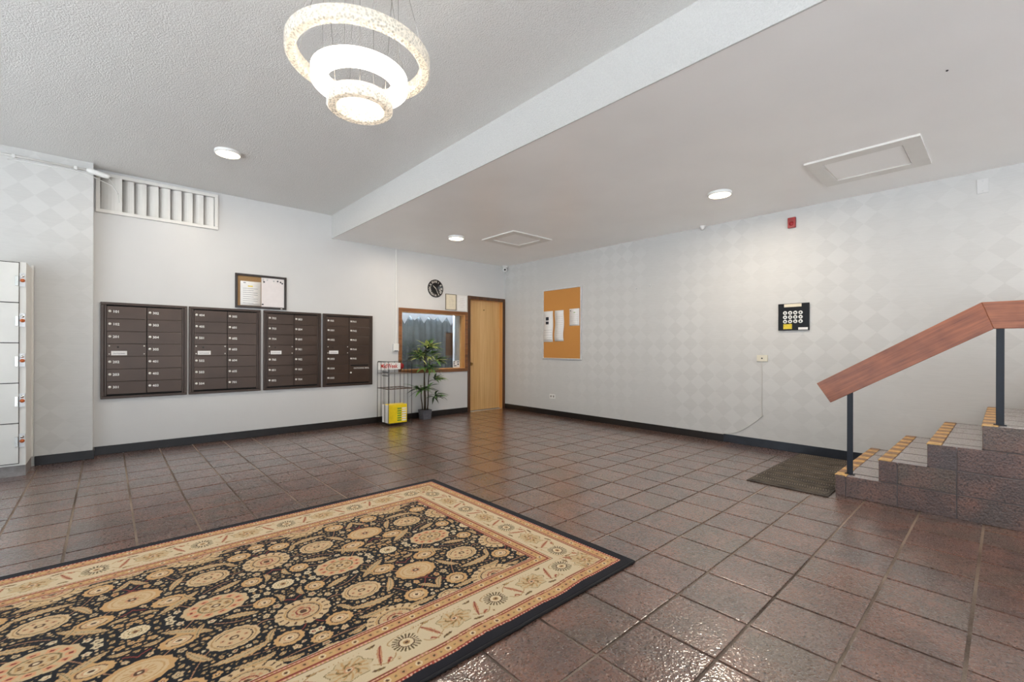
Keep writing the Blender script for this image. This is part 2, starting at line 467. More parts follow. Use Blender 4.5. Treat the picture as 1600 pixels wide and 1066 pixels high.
for i in range(-18, 12):
    for j in range(-16, 19):
        x0, y0 = TX0 + i * TPX, TY0 + j * TPY
        x1, y1 = min(x0 + TPX, XR), min(y0 + TPY, YB); x0, y0 = max(x0, XL), max(y0, YF)
        if x1 - x0 < 0.03 or y1 - y0 < 0.03: continue
        if x0 > STX - 0.0 and y1 < STY: continue
        full = abs(x1 - x0 - TPX) < 1e-6 and abs(y1 - y0 - TPY) < 1e-6
        rug = x0 > -0.85 and x1 < 2.09 and y0 > 1.345 and y1 < 3.325
        pr = [project(a, b, 0) for a, b in ((x0, y0), (x1, y0), (x1, y1), (x0, y1))]
        area = 0
        if not rug and all(pr) and any(0 < p[0] < 1600 and p[1] < 1066 for p in pr):
            area = abs(sum(pr[k][0] * pr[(k + 1) % 4][1] - pr[(k + 1) % 4][0] * pr[k][1] for k in range(4))) / 2
        cells.append((area, x0, y0, x1, y1, full))
cells.sort(reverse=True)
rest = MB(); NT_ = 0
for area, x0, y0, x1, y1, full in cells:
    cx, cy = (x0 + x1) / 2, (y0 + y1) / 2
    dz = random.uniform(-0.0006, 0.0006)
    if area > 0 and NT_ < 298:
        me = tile_me if full else tile_mb(x1 - x0 - G, y1 - y0 - G).mesh('tile', 'quarry_tile')
        link_mesh('tile', me, (cx, cy, dz), fl); NT_ += 1
    else:
        m = tile_mb(x1 - x0 - G, y1 - y0 - G); rest.add([(a + cx, b + cy, c + dz) for a, b, c in m.v], m.f)
o = rest.build('tile_field', 'quarry_tile', fl); o['kind'] = 'stuff'

# back wall with window, door and louvre openings
WX0, WX1, WZ0, WZ1 = 3.475, 4.722, 0.79, 1.737
DX0, DX1, DZ1 = 4.835, 5.608, 2.03
VX0, VX1, VZ0, VZ1 = -0.06, 0.965, 2.615, 2.975
wb = struct(panel(MB(), 'y', YB, YB + 0.14, XP - 0.05, XR + 0.2, -0.05, ZU + 0.1,
      [(WX0, WX1, WZ0, WZ1), (DX0, DX1, -0.004, DZ1), (VX0, VX1, VZ0, VZ1)]).build('wall_back', 'paint_wall'), 'smooth white painted back wall')
struct(MB().box(XL, YP, -0.05, XP, YB + 0.14, ZU + 0.1).build('wall_pillar', 'wallpaper_x'), 'papered wall section standing forward of the back wall')
struct(MB().box(XR, YF - 0.2, -0.05, XR + 0.15, YB + 0.14, ZU + 0.1).build('wall_right', 'wallpaper_y'), 'white wall with faint diamond wallpaper')
struct(MB().box(XL - 0.2, YF - 0.2, ZU, XBEAM, YB + 0.14, ZU + 0.12).build('ceiling', 'popcorn'), 'raised white ceiling with sprayed popcorn texture')
struct(MB().box(XBEAM + 0.012, YF - 0.2, ZS, XR + 0.15, YB + 0.14, ZU + 0.12).build('ceiling_soffit', 'paint_ceiling'), 'lowered smooth white ceiling')
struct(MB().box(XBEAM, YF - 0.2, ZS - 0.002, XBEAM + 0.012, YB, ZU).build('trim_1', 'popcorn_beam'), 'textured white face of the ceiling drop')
# street side: glazed shopfronts behind the photographer
struct(panel(MB(), 'x', XL - 0.2, XL, YF - 0.2, YB + 0.14, -0.05, ZU, [(-3.1, 5.5, 0.06, 2.66)]).build('wall_left', 'paint_wall'), 'street wall with a wide glazed opening')
struct(panel(MB(), 'y', YF - 0.2, YF, XL - 0.2, XR + 0.15, -0.05, ZU, [(-3.0, 4.2, 0.06, 2.66)]).build('wall_front', 'paint_wall'), 'entrance wall with a wide glazed opening')
w2 = MB()
for k in range(8): w2.box(XL - 0.11, -3.1 + k * 8.54 / 7, 0.06, XL - 0.05, -3.1 + k * 8.54 / 7 + 0.06, 2.66)
w2.box(XL - 0.11, -3.1, 0.06, XL - 0.05, 5.5, 0.12); w2.box(XL - 0.11, -3.1, 2.6, XL - 0.05, 5.5, 2.66)
w2 = struct(w2.build('window_2', 'mullion'), 'grey framed shopfront glazing along the street')
w3 = MB()
for k in range(7): w3.box(-3.0 + k * 7.14 / 6, YF - 0.11, 0.06, -3.0 + k * 7.14 / 6 + 0.06, YF - 0.05, 2.66)
w3.box(-3.0, YF - 0.11, 0.06, 4.2, YF - 0.05, 0.12); w3.box(-3.0, YF - 0.11, 2.6, 4.2, YF - 0.05, 2.66)
w3 = struct(w3.build('window_3', 'mullion'), 'grey framed entrance glazing')

struct(MB().box(4.6, YB + 0.141, -0.05, XR + 0.2, YB + 0.2, 2.6).build('wall_light_block', 'grey_wall'), 'added slab blocking light behind the door')  # unseen slab added to stop outside light leaking under the door
struct(MB().box(-0.3, YB + 0.141, 2.4, 1.3, YB + 0.2, 3.2).build('wall_shaft', 'grey_wall'), 'shaft wall behind the louvre')
pv = MB().box(-40, -40, -0.2, XL - 0.2, 40, -0.10).box(XL - 0.2, -40, -0.2, 40, YF - 0.2, -0.10).build('ground', 'pavement'); struct(pv, 'pale concrete pavement outside the glazing')
# baseboards
bbk = MB().box(XP + 0.002, YB - 0.012, 0, 4.778, YB, 0.092).build('baseboard_back', 'base_vinyl', bevel=0.003); struct(bbk)
struct(MB().box(-0.52, YP - 0.012, 0, XP + 0.012, YP, 0.092).box(XP, YP, 0, XP + 0.012, YB - 0.012, 0.092).build('baseboard_pillar', 'base_vinyl', bevel=0.003))
struct(MB().box(XR - 0.012, 2.35, 0, XR, YB, 0.09).build('baseboard_right', 'base_vinyl', bevel=0.003))
struct(MB().box(XR - 0.012, STY, 0, XR, 2.348, 0.097).build('baseboard_right_end', 'base_vinyl_blue', bevel=0.003))

# ------------------------------------------------------------------ window into the office
w1 = thing('window_1', 'wood framed office window in the back wall', None, (4.1, YB, 0.735), kind='structure')
def frame_y(x0, x1, z0, z1, w, ya, yb):
    return (MB().box(x0, ya, z1 - w, x1, yb, z1), MB().box(x0, ya, z0, x1, yb, z0 + w), MB().box(x0, ya, z0 + w, x0 + w, yb, z1 - w), MB().box(x1 - w, ya, z0 + w, x1, yb, z1 - w))
for m in frame_y(3.422, 4.775, 0.737, 1.79, 0.053, YB - 0.018, YB): m.build('frame_rail', 'frame_wood', w1, 0.003)
for m in frame_y(WX0, WX1, WZ0, WZ1, 0.012, YB, YB + 0.14): m.build('reveal', 'jamb_wood', w1)
MB().box(WX0 + 0.012, YB + 0.095, WZ0 + 0.012, WX1 - 0.012, YB + 0.101, WZ1 - 0.012).build('pane', 'glass', w1)
# office beyond
OY = YB + 0.14
struct(MB().box(3.0, 8.6, 0, 4.86, 8.68, 2.7).build('wall_office_back', 'grey_wall'))
struct(MB().box(4.8, OY + 0.061, -0.05, 4.86, 8.6, 2.7).build('wall_office_right', 'grey_wall'))
struct(MB().box(2.95, OY, 0, 3.0, 8.68, 2.7).build('wall_office_left', 'grey_wall'))
struct(MB().box(2.95, OY, 2.7, 4.86, 8.68, 2.76).build('ceiling_office', 'grey_wall'))
struct(MB().box(2.95, OY, -0.06, 4.86, 8.68, 0).build('floor_office', 'plinth'))
def curtain():
    N, K = 150, 14; vs, fs = [], []
    for i in range(N + 1):
        t = i / N
        for k in range(K + 1):
            s = k / K; z = 0.35 + s * 1.36
            xr = 4.752 + 0.042 * math.sin(min(1, max(0, (z - 0.75) / 1.0)) * PI * 0.9) - (0.05 if z > 1.62 else 0) * (z - 1.62) / 0.06
            x = 3.05 + t * (xr - 3.05)
            y = 6.77 + 0.014 * math.sin(t * 95) + 0.006 * math.sin(t * 41 + 2)
            vs.append((x, y, z))
    for i in range(N):
        for k in range(K): a = i * (K + 1) + k; fs.append((a, a + K + 1, a + K + 2, a + 1))
    o = MB().add(vs, fs, True).build('curtain', 'curtain')
    md = o.modifiers.new('thick', 'SOLIDIFY'); md.thickness = 0.002
    return o
tag(MB().tube([(3.0, 6.737, 1.705), (4.8, 6.737, 1.705)], 0.008, 10).build('curtain_rod', 'black_metal'), 'dark curtain rod across the top of the office window', 'rod')
tag(curtain(), 'grey pleated curtain hanging behind the office window glass', 'curtain')
va = MB(); N = 8
for k in range(N):
    x0 = 3.2 + k * 0.185; x1 = x0 + 0.185; dep = 0.06 + 0.09 * ((k * 37) % 5) / 4
    pts = [(x0, 1.80), (x1, 1.80), (x1, 1.70), (x1 - 0.05, 1.68 - dep * 0.4), ((x0 + x1) / 2, 1.70 - dep), (x0 + 0.05, 1.68 - dep * 0.4), (x0, 1.70)]
    va.prism(pts, 6.71 - 0.004 * (k % 2), 6.713 - 0.004 * (k % 2), 'y')
tag(va.build('valance', 'lace'), 'white lace valance with pointed hem above the grey curtain', 'valance')
tag(MB().box(4.49, 6.72, 0.97, 4.655, 6.73, 1.42).build('reflection_panel', 'brown_reflection', bevel=0.002), 'brown panel standing in for a reflection in the office glass', 'panel')  # solid panel drawn in place of a brown reflection in the glass
ol = thing('added_office_light', 'added unseen light above the office window for the valance and curtain', 'ceiling light', (3.95, 6.69, 2.7))  # unseen lamp added to brighten the valance and curtain
MB().box(3.15, 6.62, 2.655, 4.75, 6.76, 2.7).build('housing', 'white_plastic', ol); MB().box(3.17, 6.63, 2.65, 4.73, 6.75, 2.655).build('diffuser', 'added_lamp_glow', ol)
cd = thing('window_card', 'small white printed card standing in the corner of the office window', 'card', (4.56, YB + 0.06, WZ0 + 0.012))
MB().box(4.52, YB + 0.07, WZ0 + 0.012, 4.66, YB + 0.073, 0.925).build('sheet', 'paper', cd)
c = MB()
for x0, z0, x1, z1 in ((4.535, 0.828, 4.59, 0.842), (4.535, 0.855, 4.548, 0.89), (4.61, 0.85, 4.64, 0.875), (4.6, 0.895, 4.65, 0.91), (4.53, 0.9, 4.56, 0.912)): c.box(x0, YB + 0.0685, z0, x1, YB + 0.07, z1)
c.build('print', 'ink_dark', cd)

# ------------------------------------------------------------------ door
d1 = thing('door_1', 'light wood door in a dark brown frame beside the office window', None, (5.22, YB, 0), kind='structure')
MB().box(DX0 + 0.004, YB + 0.088, 0.006, DX1 - 0.004, YB + 0.128, DZ1 - 0.004).build('leaf', 'door_wood', d1, 0.002)
MB().box(4.78, YB - 0.016, 0, DX0, YB, 2.09).build('casing', 'dark_brown_wood', d1, 0.003)
MB().box(DX1, YB - 0.016, 0, 5.663, YB, 2.09).build('casing', 'dark_brown_wood', d1, 0.003)
MB().box(DX0, YB - 0.016, DZ1, DX1, YB, 2.09).build('casing', 'dark_brown_wood', d1, 0.003)
MB().box(DX1 - 0.003, YB, 0, DX1 + 0.001, YB + 0.088, DZ1).box(DX0 - 0.001, YB, 0, DX0 + 0.003, YB + 0.088, DZ1).box(DX0, YB, DZ1 - 0.003, DX1, YB + 0.088, DZ1 + 0.001).build('jamb', 'jamb_wood', d1)
kb = MB().lathe([(0.0, 0.062), (0.018, 0.06), (0.026, 0.045), (0.022, 0.03), (0.01, 0.022), (0.01, 0.006), (0.03, 0.005), (0.03, 0)], (4.91, YB + 0.088, 0.86), 'y', 20).build('knob', 'brass', d1)
MB().lathe([(0, 0.012), (0.012, 0.012), (0.012, 0)], (5.22, YB + 0.088, 1.86), 'y', 14).build('viewer', 'brass', d1)

# ------------------------------------------------------------------ louvre high on the back wall
lv = thing('louvre_vent', 'white vertical slat louvre high on the back wall', 'vent', (0.45, YB, 2.58))
for m in frame_y(-0.095, 0.998, 2.581, 3.008, 0.036, YB - 0.028, YB): m.build('frame_rail', 'paint_trim', lv, 0.003)
MB().box(VX0, YB + 0.12, VZ0, VX1, YB + 0.135, VZ1).build('back_plate', 'locker_edge', lv)
NS = 9
for k in range(NS):
    x0 = VX0 + (0.005 if k == 0 else 0.17 + (k - 1) * 0.1063)
    w = 0.17 if k == 0 else 0.1055
    a = 0.10 if k == 0 else 0.06
    # curved slat
    pts = []
    for q in range(7):
        t = q / 6; pts.append((x0 + t * w, YB + 0.07 - a * t - 0.02 * math.sin(t * PI)))
    pts2 = [(x + 0.002, y + 0.006) for x, y in reversed(pts)]
    MB().prism(pts + pts2, VZ0 + 0.002, VZ1 - 0.002, 'z').build('slat', 'paint_trim', lv)

# ------------------------------------------------------------------ mailboxes
MZ0, MZ1 = 0.594, 1.632
lock_m = MB().lathe([(0, 0.006), (0.012, 0.006), (0.013, 0.004), (0.013, 0)], (0, 0, 0), 'y', 12).mesh('lock', 'silver_print')
screw_m = MB().lathe([(0, 0.003), (0.006, 0.003), (0.007, 0)], (0, 0, 0), 'y', 10).mesh('screw', 'silver_print')
ulabels = ['brown metal mailbox panel for boxes 101 to 403 beside the papered pillar', 'brown metal mailbox panel under the framed notice board, boxes 404 to 701',
           'brown metal mailbox panel for boxes in the seven to nine hundreds', 'brown metal mailbox panel with an outgoing mail slot beside the wire rack']
for (x0, x1, Lc, Rc), lab in zip(UNITS, ulabels):
    u = thing('mailbox_panel', lab, 'mailboxes', ((x0 + x1) / 2, YB, MZ0), 'wall of apartment mailboxes')
    f = 0.028
    for m in frame_y(x0, x1, MZ0, MZ1, f, YB - 0.026, YB): m.build('frame_rail', 'brown_metal_frame', u, 0.003)
    ix0, ix1, iz0, iz1 = x0 + f, x1 - f, MZ0 + f, MZ1 - f
    MB().box(ix0, YB - 0.008, iz0, ix1, YB - 0.001, iz1).build('back_plate', 'slot_dark', u)
    sx0, sx1 = ix0 + 0.022, ix1 - 0.022
    MB().box(ix0 + 0.002, YB - 0.020, iz0 + 0.002, sx0 - 0.002, YB - 0.008, iz1 - 0.002).build('side_strip', 'brown_metal_frame', u, 0.002)
    MB().box(sx1 + 0.002, YB - 0.020, iz0 + 0.002, ix1 - 0.002, YB - 0.008, iz1 - 0.002).build('side_strip', 'brown_metal_frame', u, 0.002)
    mid = (sx0 + sx1) / 2 + 0.008
    rows = 7; rh = (iz1 - iz0 - 0.03) / rows; zt = iz1 - 0.012
    for ci, (colx0, colx1, nums) in enumerate(((sx0, mid - 0.003, Lc), (mid + 0.003, sx1, Rc))):
        for r in range(rows):
            if r >= len(nums):
                if r == len(nums):
                    za, zb = zt - 7 * rh + 0.0015, zt - r * rh - 0.0015
                    d = MB().box(colx0, YB - 0.021, za, colx1, YB - 0.008, zb).build('outgoing_door', 'brown_metal', u, 0.0015)
                    MB().box(colx0 + 0.02, YB - 0.0222, zb - 0.030, colx1 - 0.02, YB - 0.0205, zb - 0.012).build('slot', 'slot_dark', d)
                    text_mb(MB(), 'OUTGOING MAIL', ((colx0 + colx1) / 2 + 0.03, YB - 0.0222, zb - 0.062), 0.03).build('lettering', 'silver_print', d)
                    link_mesh('lock', lock_m, (colx0 + 0.022, YB - 0.021, zb - 0.125), d)
                continue
            za, zb = zt - (r + 1) * rh + 0.0015, zt - r * rh - 0.0015
            dy = random.uniform(-0.0012, 0.0012)
            d = MB().box(colx0, YB - 0.021 + dy, za, colx1, YB - 0.008, zb).build('mailbox_door' if nums[r] else 'access_plate', 'brown_metal', u, 0.0015)
            yf = YB - 0.021 + dy; zc = (za + zb) / 2 + 0.012
            if nums[r]:
                link_mesh('lock', lock_m, (colx0 + 0.024, yf, zc), d)
                text_mb(MB(), nums[r], (colx0 + 0.075, yf - 0.0012, zc - 0.004), 0.037, stretch=1.0).build('number', 'silver_print', d)
            else:
                for sx in (colx0 + 0.02, colx1 - 0.02):
                    for sz in (za + 0.025, zb - 0.02): link_mesh('screw', screw_m, (sx, yf, sz), d)
                MB().lathe([(0, 0.005), (0.008, 0.005), (0.008, 0)], (colx0 + 0.09, yf, zc + 0.022), 'y', 12).build('keyhole', 'black_metal', d)
                MB().box(colx0 + 0.035, yf - 0.002, za + 0.012, colx0 + 0.165, yf, za + 0.058).build('name_tag', 'paper', d)
                text_mb(MB(), 'OUTGOING', (colx0 + 0.1, yf - 0.0028, za + 0.03), 0.018).build('tag_print', 'ink', d)

# ------------------------------------------------------------------ framed notice board over the mailboxes
nb = thing('notice_board', 'dark framed board, half cork and half white, over the mailboxes', 'notice board', (1.477, YB, 1.65))
for m in frame_y(1.180, 1.773, 1.65, 2.083, 0.028, YB - 0.022, YB): m.build('frame_rail', 'frame_dark', nb, 0.003)
MB().box(1.208, YB - 0.008, 1.678, 1.475, YB, 2.055).build('cork_panel', 'cork_dark', nb)
MB().box(1.475, YB - 0.009, 1.678, 1.745, YB, 2.055).build('white_panel', 'marker_board', nb)
MB().box(1.700, YB - 0.0228, 1.657, 1.722, YB - 0.022, 1.667).build('maker_plate', 'silver_print', nb)
def notice(name, label, cat, x0, x1, z0, z1, y, lines, axis='y', head=None, mat='paper', group=None, curl=0.0, tip=0.0):
    # a sheet of paper on a wall (facing -y or -x) with printed lines
    N = 8; vs, fs = [], []
    for k in range(N + 1):
        t = k / N; z = z0 + t * (z1 - z0); off = -0.003 - curl * (math.sin(t * PI * 2) * 0.5 + 0.5)
        for x in (x0, x1):
            xx = x + curl * 0.6 * math.sin(t * 9)
            vs.append((xx, y + off, z) if axis == 'y' else (y + off, xx, z))
    for k in range(N): fs.append((2 * k, 2 * k + 1, 2 * k + 3, 2 * k + 2))
    c = ((x0 + x1) / 2, y, z0) if axis == 'y' else (y, (x0 + x1) / 2, z0)
    t_ = thing(name, label, cat, c, group)
    sh = MB().add(vs, fs, True).build('sheet', mat, t_)
    md = sh.modifiers.new('thick', 'SOLIDIFY'); md.thickness = 0.0008
    for mat2, items in lines.items():
        mb = MB()
        for (a, b, w, h) in items:
            xa, xb = x0 + a * (x1 - x0), x0 + (a + w) * (x1 - x0); za, zb = z0 + b * (z1 - z0), z0 + (b + h) * (z1 - z0)
            tm = (b + h / 2); off = -0.0043 - curl * (math.sin(tm * PI * 2) * 0.5 + 0.5)
            if axis == 'y': mb.box(xa, y + off - 0.0004, za, xb, y + off, zb)
            else: mb.box(y + off - 0.0004, xa, za, y + off, xb, zb)
        mb.build('print', mat2, t_)
    return t_
txt = [(0.12, 0.10 + 0.085 * k, 0.72 - 0.2 * ((k * 7) % 3 == 0), 0.014) for k in range(8)]
notice('paper_notice', 'white printed notice with a yellow heading pinned to the framed board', 'paper', 1.238, 1.468, 1.684, 1.99, YB - 0.008,
       {'ink': txt + [(0.14, 0.92, 0.12, 0.035)], 'sticker_yellow': [(0.36, 0.78, 0.24, 0.045)]})
mag = MB().lathe([(0, 0.006), (0.009, 0.006), (0.010, 0.004), (0.010, 0)], (0, 0, 0), 'y', 12)
mgm = mag.mesh('magnet', 'ink_dark'); mgg = MB().lathe([(0, 0.006), (0.012, 0.006), (0.012, 0)], (0, 0, 0), 'y', 12).mesh('magnet', 'aluminium')
for px, pz, me in ((1.505, 2.00, mgm), (1.49, 2.025, mgg), (1.54, 2.03, mgg), (1.62, 2.025, mgg), (1.667, 2.022, mgm), (1.702, 2.012, mgm), (1.722, 1.998, mgm), (1.49, 1.708, mgm)):
    tag(link_mesh('magnet', me, (px, YB - 0.009, pz)), 'small dark round magnet on the white half of the framed board' if me is mgm else 'small silver round magnet on the white half of the framed board', 'magnet', 'dark board magnets' if me is mgm else 'silver board magnets')

# ------------------------------------------------------------------ clock
CX, CZ, CR = 4.102, 2.153, 0.147
ck = thing('wall_clock', 'round black wall clock with roman numerals above the office window', 'clock', (CX, YB, CZ - CR))
MB().lathe([(0, 0.012), (CR - 0.006, 0.012), (CR - 0.006, 0.02), (CR, 0.018), (CR, 0)], (CX, YB, CZ), 'y', 48).build('case', 'black_plastic', ck)
MB().lathe([(CR - 0.005, 0.0205), (CR + 0.002, 0.019), (CR + 0.002, 0.012)], (CX, YB, CZ), 'y', 48).build('rim', 'black_metal', ck)
for k, st in enumerate(['XII', 'I', 'II', 'III', 'IIII', 'V', 'VI', 'VII', 'VIII', 'IX', 'X', 'XI']):
    a = -k * PI / 6; rr = 0.112
    text_mb(MB(), st, (CX - rr * math.sin(a), YB - 0.0135, CZ + rr * math.cos(a)), 0.052, rot=a).build('numeral', 'silver_print', ck)
def hand(ang, ln, w, nm, y):
    dx, dz = math.sin(ang), math.cos(ang); nx, nz = dz, -dx
    q = [(-0.02, w), (ln * 0.6, w * 1.2), (ln, w * 0.3), (ln, -w * 0.3), (ln * 0.6, -w * 1.2), (-0.02, -w)]
    MB().prism([(CX + a * dx + b * nx, CZ + a * dz + b * nz) for a, b in q], YB - y, YB - y - 0.0015, 'y').build(nm, 'silver_print', ck)
hand(math.radians(-48), 0.072, 0.0045, 'hour_hand', 0.0145); hand(math.radians(151), 0.118, 0.0035, 'minute_hand', 0.0165)

# certificates beside the clock
def cert(name, label, x0, x1, z0, z1, fmat, pmat, cat, w):
    t_ = thing(name, label, cat, ((x0 + x1) / 2, YB, z0))
    for m in frame_y(x0, x1, z0, z1, w, YB - 0.012, YB): m.build('frame_rail', fmat, t_)
    MB().box(x0 + w, YB - 0.006, z0 + w, x1 - w, YB, z1 - w).build('sheet', pmat, t_)
    mb = MB()
    for k, wd in enumerate((0.3, 0.5, 0.62, 0.4, 0.55, 0.3)):
        z = z1 - 0.06 - k * (z1 - z0 - 0.1) / 6; c_ = (x0 + x1) / 2
        mb.box(c_ - wd * (x1 - x0) / 2, YB - 0.0066, z, c_ + wd * (x1 - x0) / 2, YB - 0.006, z + 0.003)
    mb.build('print', 'paper_ink', t_)
M['paper_ink'] = simple('paper_ink', (190, 180, 168), 0.7)
M['frame_olive'] = simple('frame_olive', (112, 104, 84), 0.4)
cert('certificate', 'cream certificate in a thin dark frame beside the clock', 4.305, 4.528, 1.808, 2.085, 'frame_olive', 'paper_cream', 'certificate', 0.010)
cert('certificate', 'white certificate in a pale frame next to the door casing', 4.540, 4.762, 1.802, 2.083, 'paint_trim', 'paper', 'certificate', 0.007)

# conduit run beside the office window
cv = thing('wall_conduit', 'white conduit running down the back wall to a small box', 'conduit', (3.374, YB, 1.09))
MB().box(3.364, YB - 0.014, 1.215, 3.384, YB, ZS).build('channel', 'white_plastic', cv, 0.003)
MB().box(3.322, YB - 0.036, 1.095, 3.415, YB, 1.216).build('box', 'white_plastic', cv, 0.006)
MB().box(3.335, YB - 0.037, 1.096, 3.402, YB - 0.002, 1.108).build('socket', 'ink_dark', cv)

# security camera in the corner
sc = thing('security_camera', 'small white dome camera mounted in the ceiling corner above the door', 'camera', (5.60, 6.40, ZS))
MB().lathe([(0, 0), (0.05, 0), (0.05, -0.025), (0.036, -0.035), (0, -0.036)], (5.605, 6.40, ZS), 'z', 24).build('mount', 'white_plastic', sc)
lc = Vector((5.605, 6.40, ZS - 0.072)); dirv = (Vector((0, 0, 1.6)) - lc).normalized()
sp = MB().lathe([(0.046 * math.sin(PI * k / 12), -0.046 * math.cos(PI * k / 12)) for k in range(13)], lc, 'z', 24).build('housing', 'white_plastic', sc)
lens = MB().lathe([(0, 0.0485), (0.014, 0.0475), (0.018, 0.043), (0.016, 0.038)], (0, 0, 0), 'z', 20)
q = dirv.to_track_quat('Z', 'Y'); lens.v = [tuple(q @ Vector(v) + lc) for v in lens.v]; lens.build('lens', 'black_gloss', sc)

# conduit on the pillar with its connector and loose wires
pc = thing('pillar_conduit', 'thin white conduit along the top of the papered pillar with a cable joint', 'conduit', (-0.4, YP, 2.93))
MB().tube([(-2.5, YP - 0.012, 2.951), (-0.16, YP - 0.012, 2.953)], 0.011, 10).build('pipe', 'white_plastic', pc)
for x in (-0.66, -0.24): MB().box(x - 0.012, YP - 0.026, 2.936, x + 0.012, YP, 2.968).build('clip', 'white_plastic', pc, 0.003)
MB().tube([(-0.16, YP - 0.02, 2.95), (-0.14, YP - 0.022, 2.95), (-0.005, YP - 0.02, 2.925), (0.015, YP - 0.02, 2.92)], [0.016, 0.026, 0.026, 0.016], 12).build('joint', 'white_plastic', pc)
MB().tube([(-0.7, YP - 0.008, 2.915), (-0.25, YP - 0.008, 2.925), (-0.12, YP - 0.01, 2.90), (0.03, YP + 0.03, 2.85), (0.09, YP + 0.12, 2.78), (0.095, YP + 0.13, 2.71)], 0.004, 6).build('wire', 'white_plastic', pc)
MB().tube([(0.0, YP - 0.02, 2.92), (0.05, YP + 0.05, 2.86), (0.085, YP + 0.12, 2.80)], 0.003, 6).build('wire', 'white_plastic', pc)

# ------------------------------------------------------------------ parcel lockers
LY, LX1 = 5.88, -0.538
lk = thing('locker_cabinet', 'white metal locker column against the papered pillar', 'lockers', (-0.72, 6.1, 0))
LX0 = LX1 - 0.36
MB().box(LX0, LY, 0.095, LX1, YP - 0.022, 1.905).build('body', 'locker', lk, 0.003)
MB().box(LX0, LY + 0.01, 0, LX1 - 0.002, YP - 0.022, 0.095).build('plinth', 'plinth', lk)
MB().box(LX1 - 0.002, YP - 0.05, 0.1, LX1 + 0.012, YP - 0.021, 1.93).build('filler_strip', 'locker', lk)
MB().box(LX0 + 0.016, LY - 0.003, 0.112, LX1 - 0.041, LY + 0.001, 1.901).build('door_gap_shade', 'frame_dark', lk)  # dark sheet that paints the shade in the gaps between doors
zs = [0.115 + k * 0.3565 for k in range(6)]
for k in range(5):
    d = MB().box(LX0 + 0.02, LY - 0.014, zs[k] + 0.004, LX1 - 0.045, LY - 0.001, zs[k + 1] - 0.004).build('locker_door', 'locker', lk, 0.002)
    zc = (zs[k] + zs[k + 1]) / 2 + 0.02
    MB().box(LX1 - 0.065, LY - 0.022, zc - 0.05, LX1 - 0.045, LY - 0.004, zc + 0.04).build('hasp', 'chrome', d, 0.002)
    MB().box(LX1 - 0.042, LY - 0.010, zc - 0.055, LX1 - 0.004, LY - 0.001, zc + 0.065).build('lock_plate', 'aluminium', d, 0.002)
    MB().lathe([(0, 0.02), (0.013, 0.018), (0.016, 0.01), (0.016, 0)], (LX1 - 0.022, LY - 0.010, zc), 'y', 14).build('key_cam', 'rust' if k < 4 else 'rust', d)
    MB().lathe([(0, 0.008), (0.012, 0.008), (0.012, 0)], (LX1 - 0.022, LY - 0.010, zc + 0.038), 'y', 14).build('lock_barrel', 'chrome', d)

# ------------------------------------------------------------------ wire news rack
RX0, RX1, RY0, RY1, RH = 3.05, 3.43, 6.06, 6.42, 0.945
rk = thing('news_rack', 'black wire news rack with a red and white header sign', 'rack', ((RX0 + RX1) / 2, (RY0 + RY1) / 2, 0))
wr = 0.0042
def side(x):
    ys = [RY0 + (RY1 - RY0) * k / 3 for k in range(4)]
    for k, y in enumerate(ys):
        if k in (0, 3): continue
        MB().tube([(x, y, 0.03), (x, y, RH - 0.005)], wr * 0.8, 6).build('wire', 'black_metal', rk)
    MB().tube([(x, RY0, 0.0), (x, RY0, RH - 0.03), (x, RY0 + 0.012, RH - 0.008), (x, RY0 + 0.03, RH), (x, RY1 - 0.03, RH), (x, RY1 - 0.012, RH - 0.008), (x, RY1, RH - 0.03), (x, RY1, 0)], wr, 8).build('side_frame', 'black_metal', rk)
side(RX0); side(RX1)
for k in range(1, 4):
    x = RX0 + (RX1 - RX0) * k / 4
    MB().tube([(x, RY1, 0.04), (x, RY1, RH - 0.01)], wr * 0.8, 6).build('wire', 'black_metal', rk)
for z, mt in ((0.03, 'black_metal'), (0.54, 'dark_brown_wood'), (0.765, 'wire_steel')):
    sh = MB(); r = 0.006 if z < 0.6 else 0.003
    sh.tube([(RX0, RY0, z), (RX1, RY0, z), (RX1, RY1, z), (RX0, RY1, z), (RX0, RY0, z)], r, 6)
    for k in range(1, 6):
        x = RX0 + (RX1 - RX0) * k / 6; sh.tube([(x, RY0, z), (x, RY1, z)], 0.0025, 6)
    sh.build('shelf', mt, rk)
MB().tube([(RX0, RY1, RH - 0.01), (RX1, RY1, RH - 0.01)], wr, 6).build('top_rail', 'black_metal', rk)
for zz in (0.79, 0.735): MB().box(RX0 - 0.003, RY0 + 0.02, zz - 0.006, RX0 + 0.003, RY0 + 0.20, zz + 0.006).build('clip', 'black_metal', rk)
hs = MB().box(RX0 + 0.005, RY1 - 0.018, 0.815, RX1 - 0.005, RY1 - 0.012, 0.915).build('header_sign', 'paper', rk)
text_mb(MB(), 'MidWeek', ((RX0 + RX1) / 2 - 0.01, RY1 - 0.019, 0.866), 0.096, stretch=0.74).build('lettering', 'ink_red', hs)
MB().lathe([(0, 0.002), (0.045, 0.002), (0.045, 0)], (RX1 + 0.015, RY1 - 0.012, 0.862), 'y', 24).build('red_badge', 'red_box', rk)
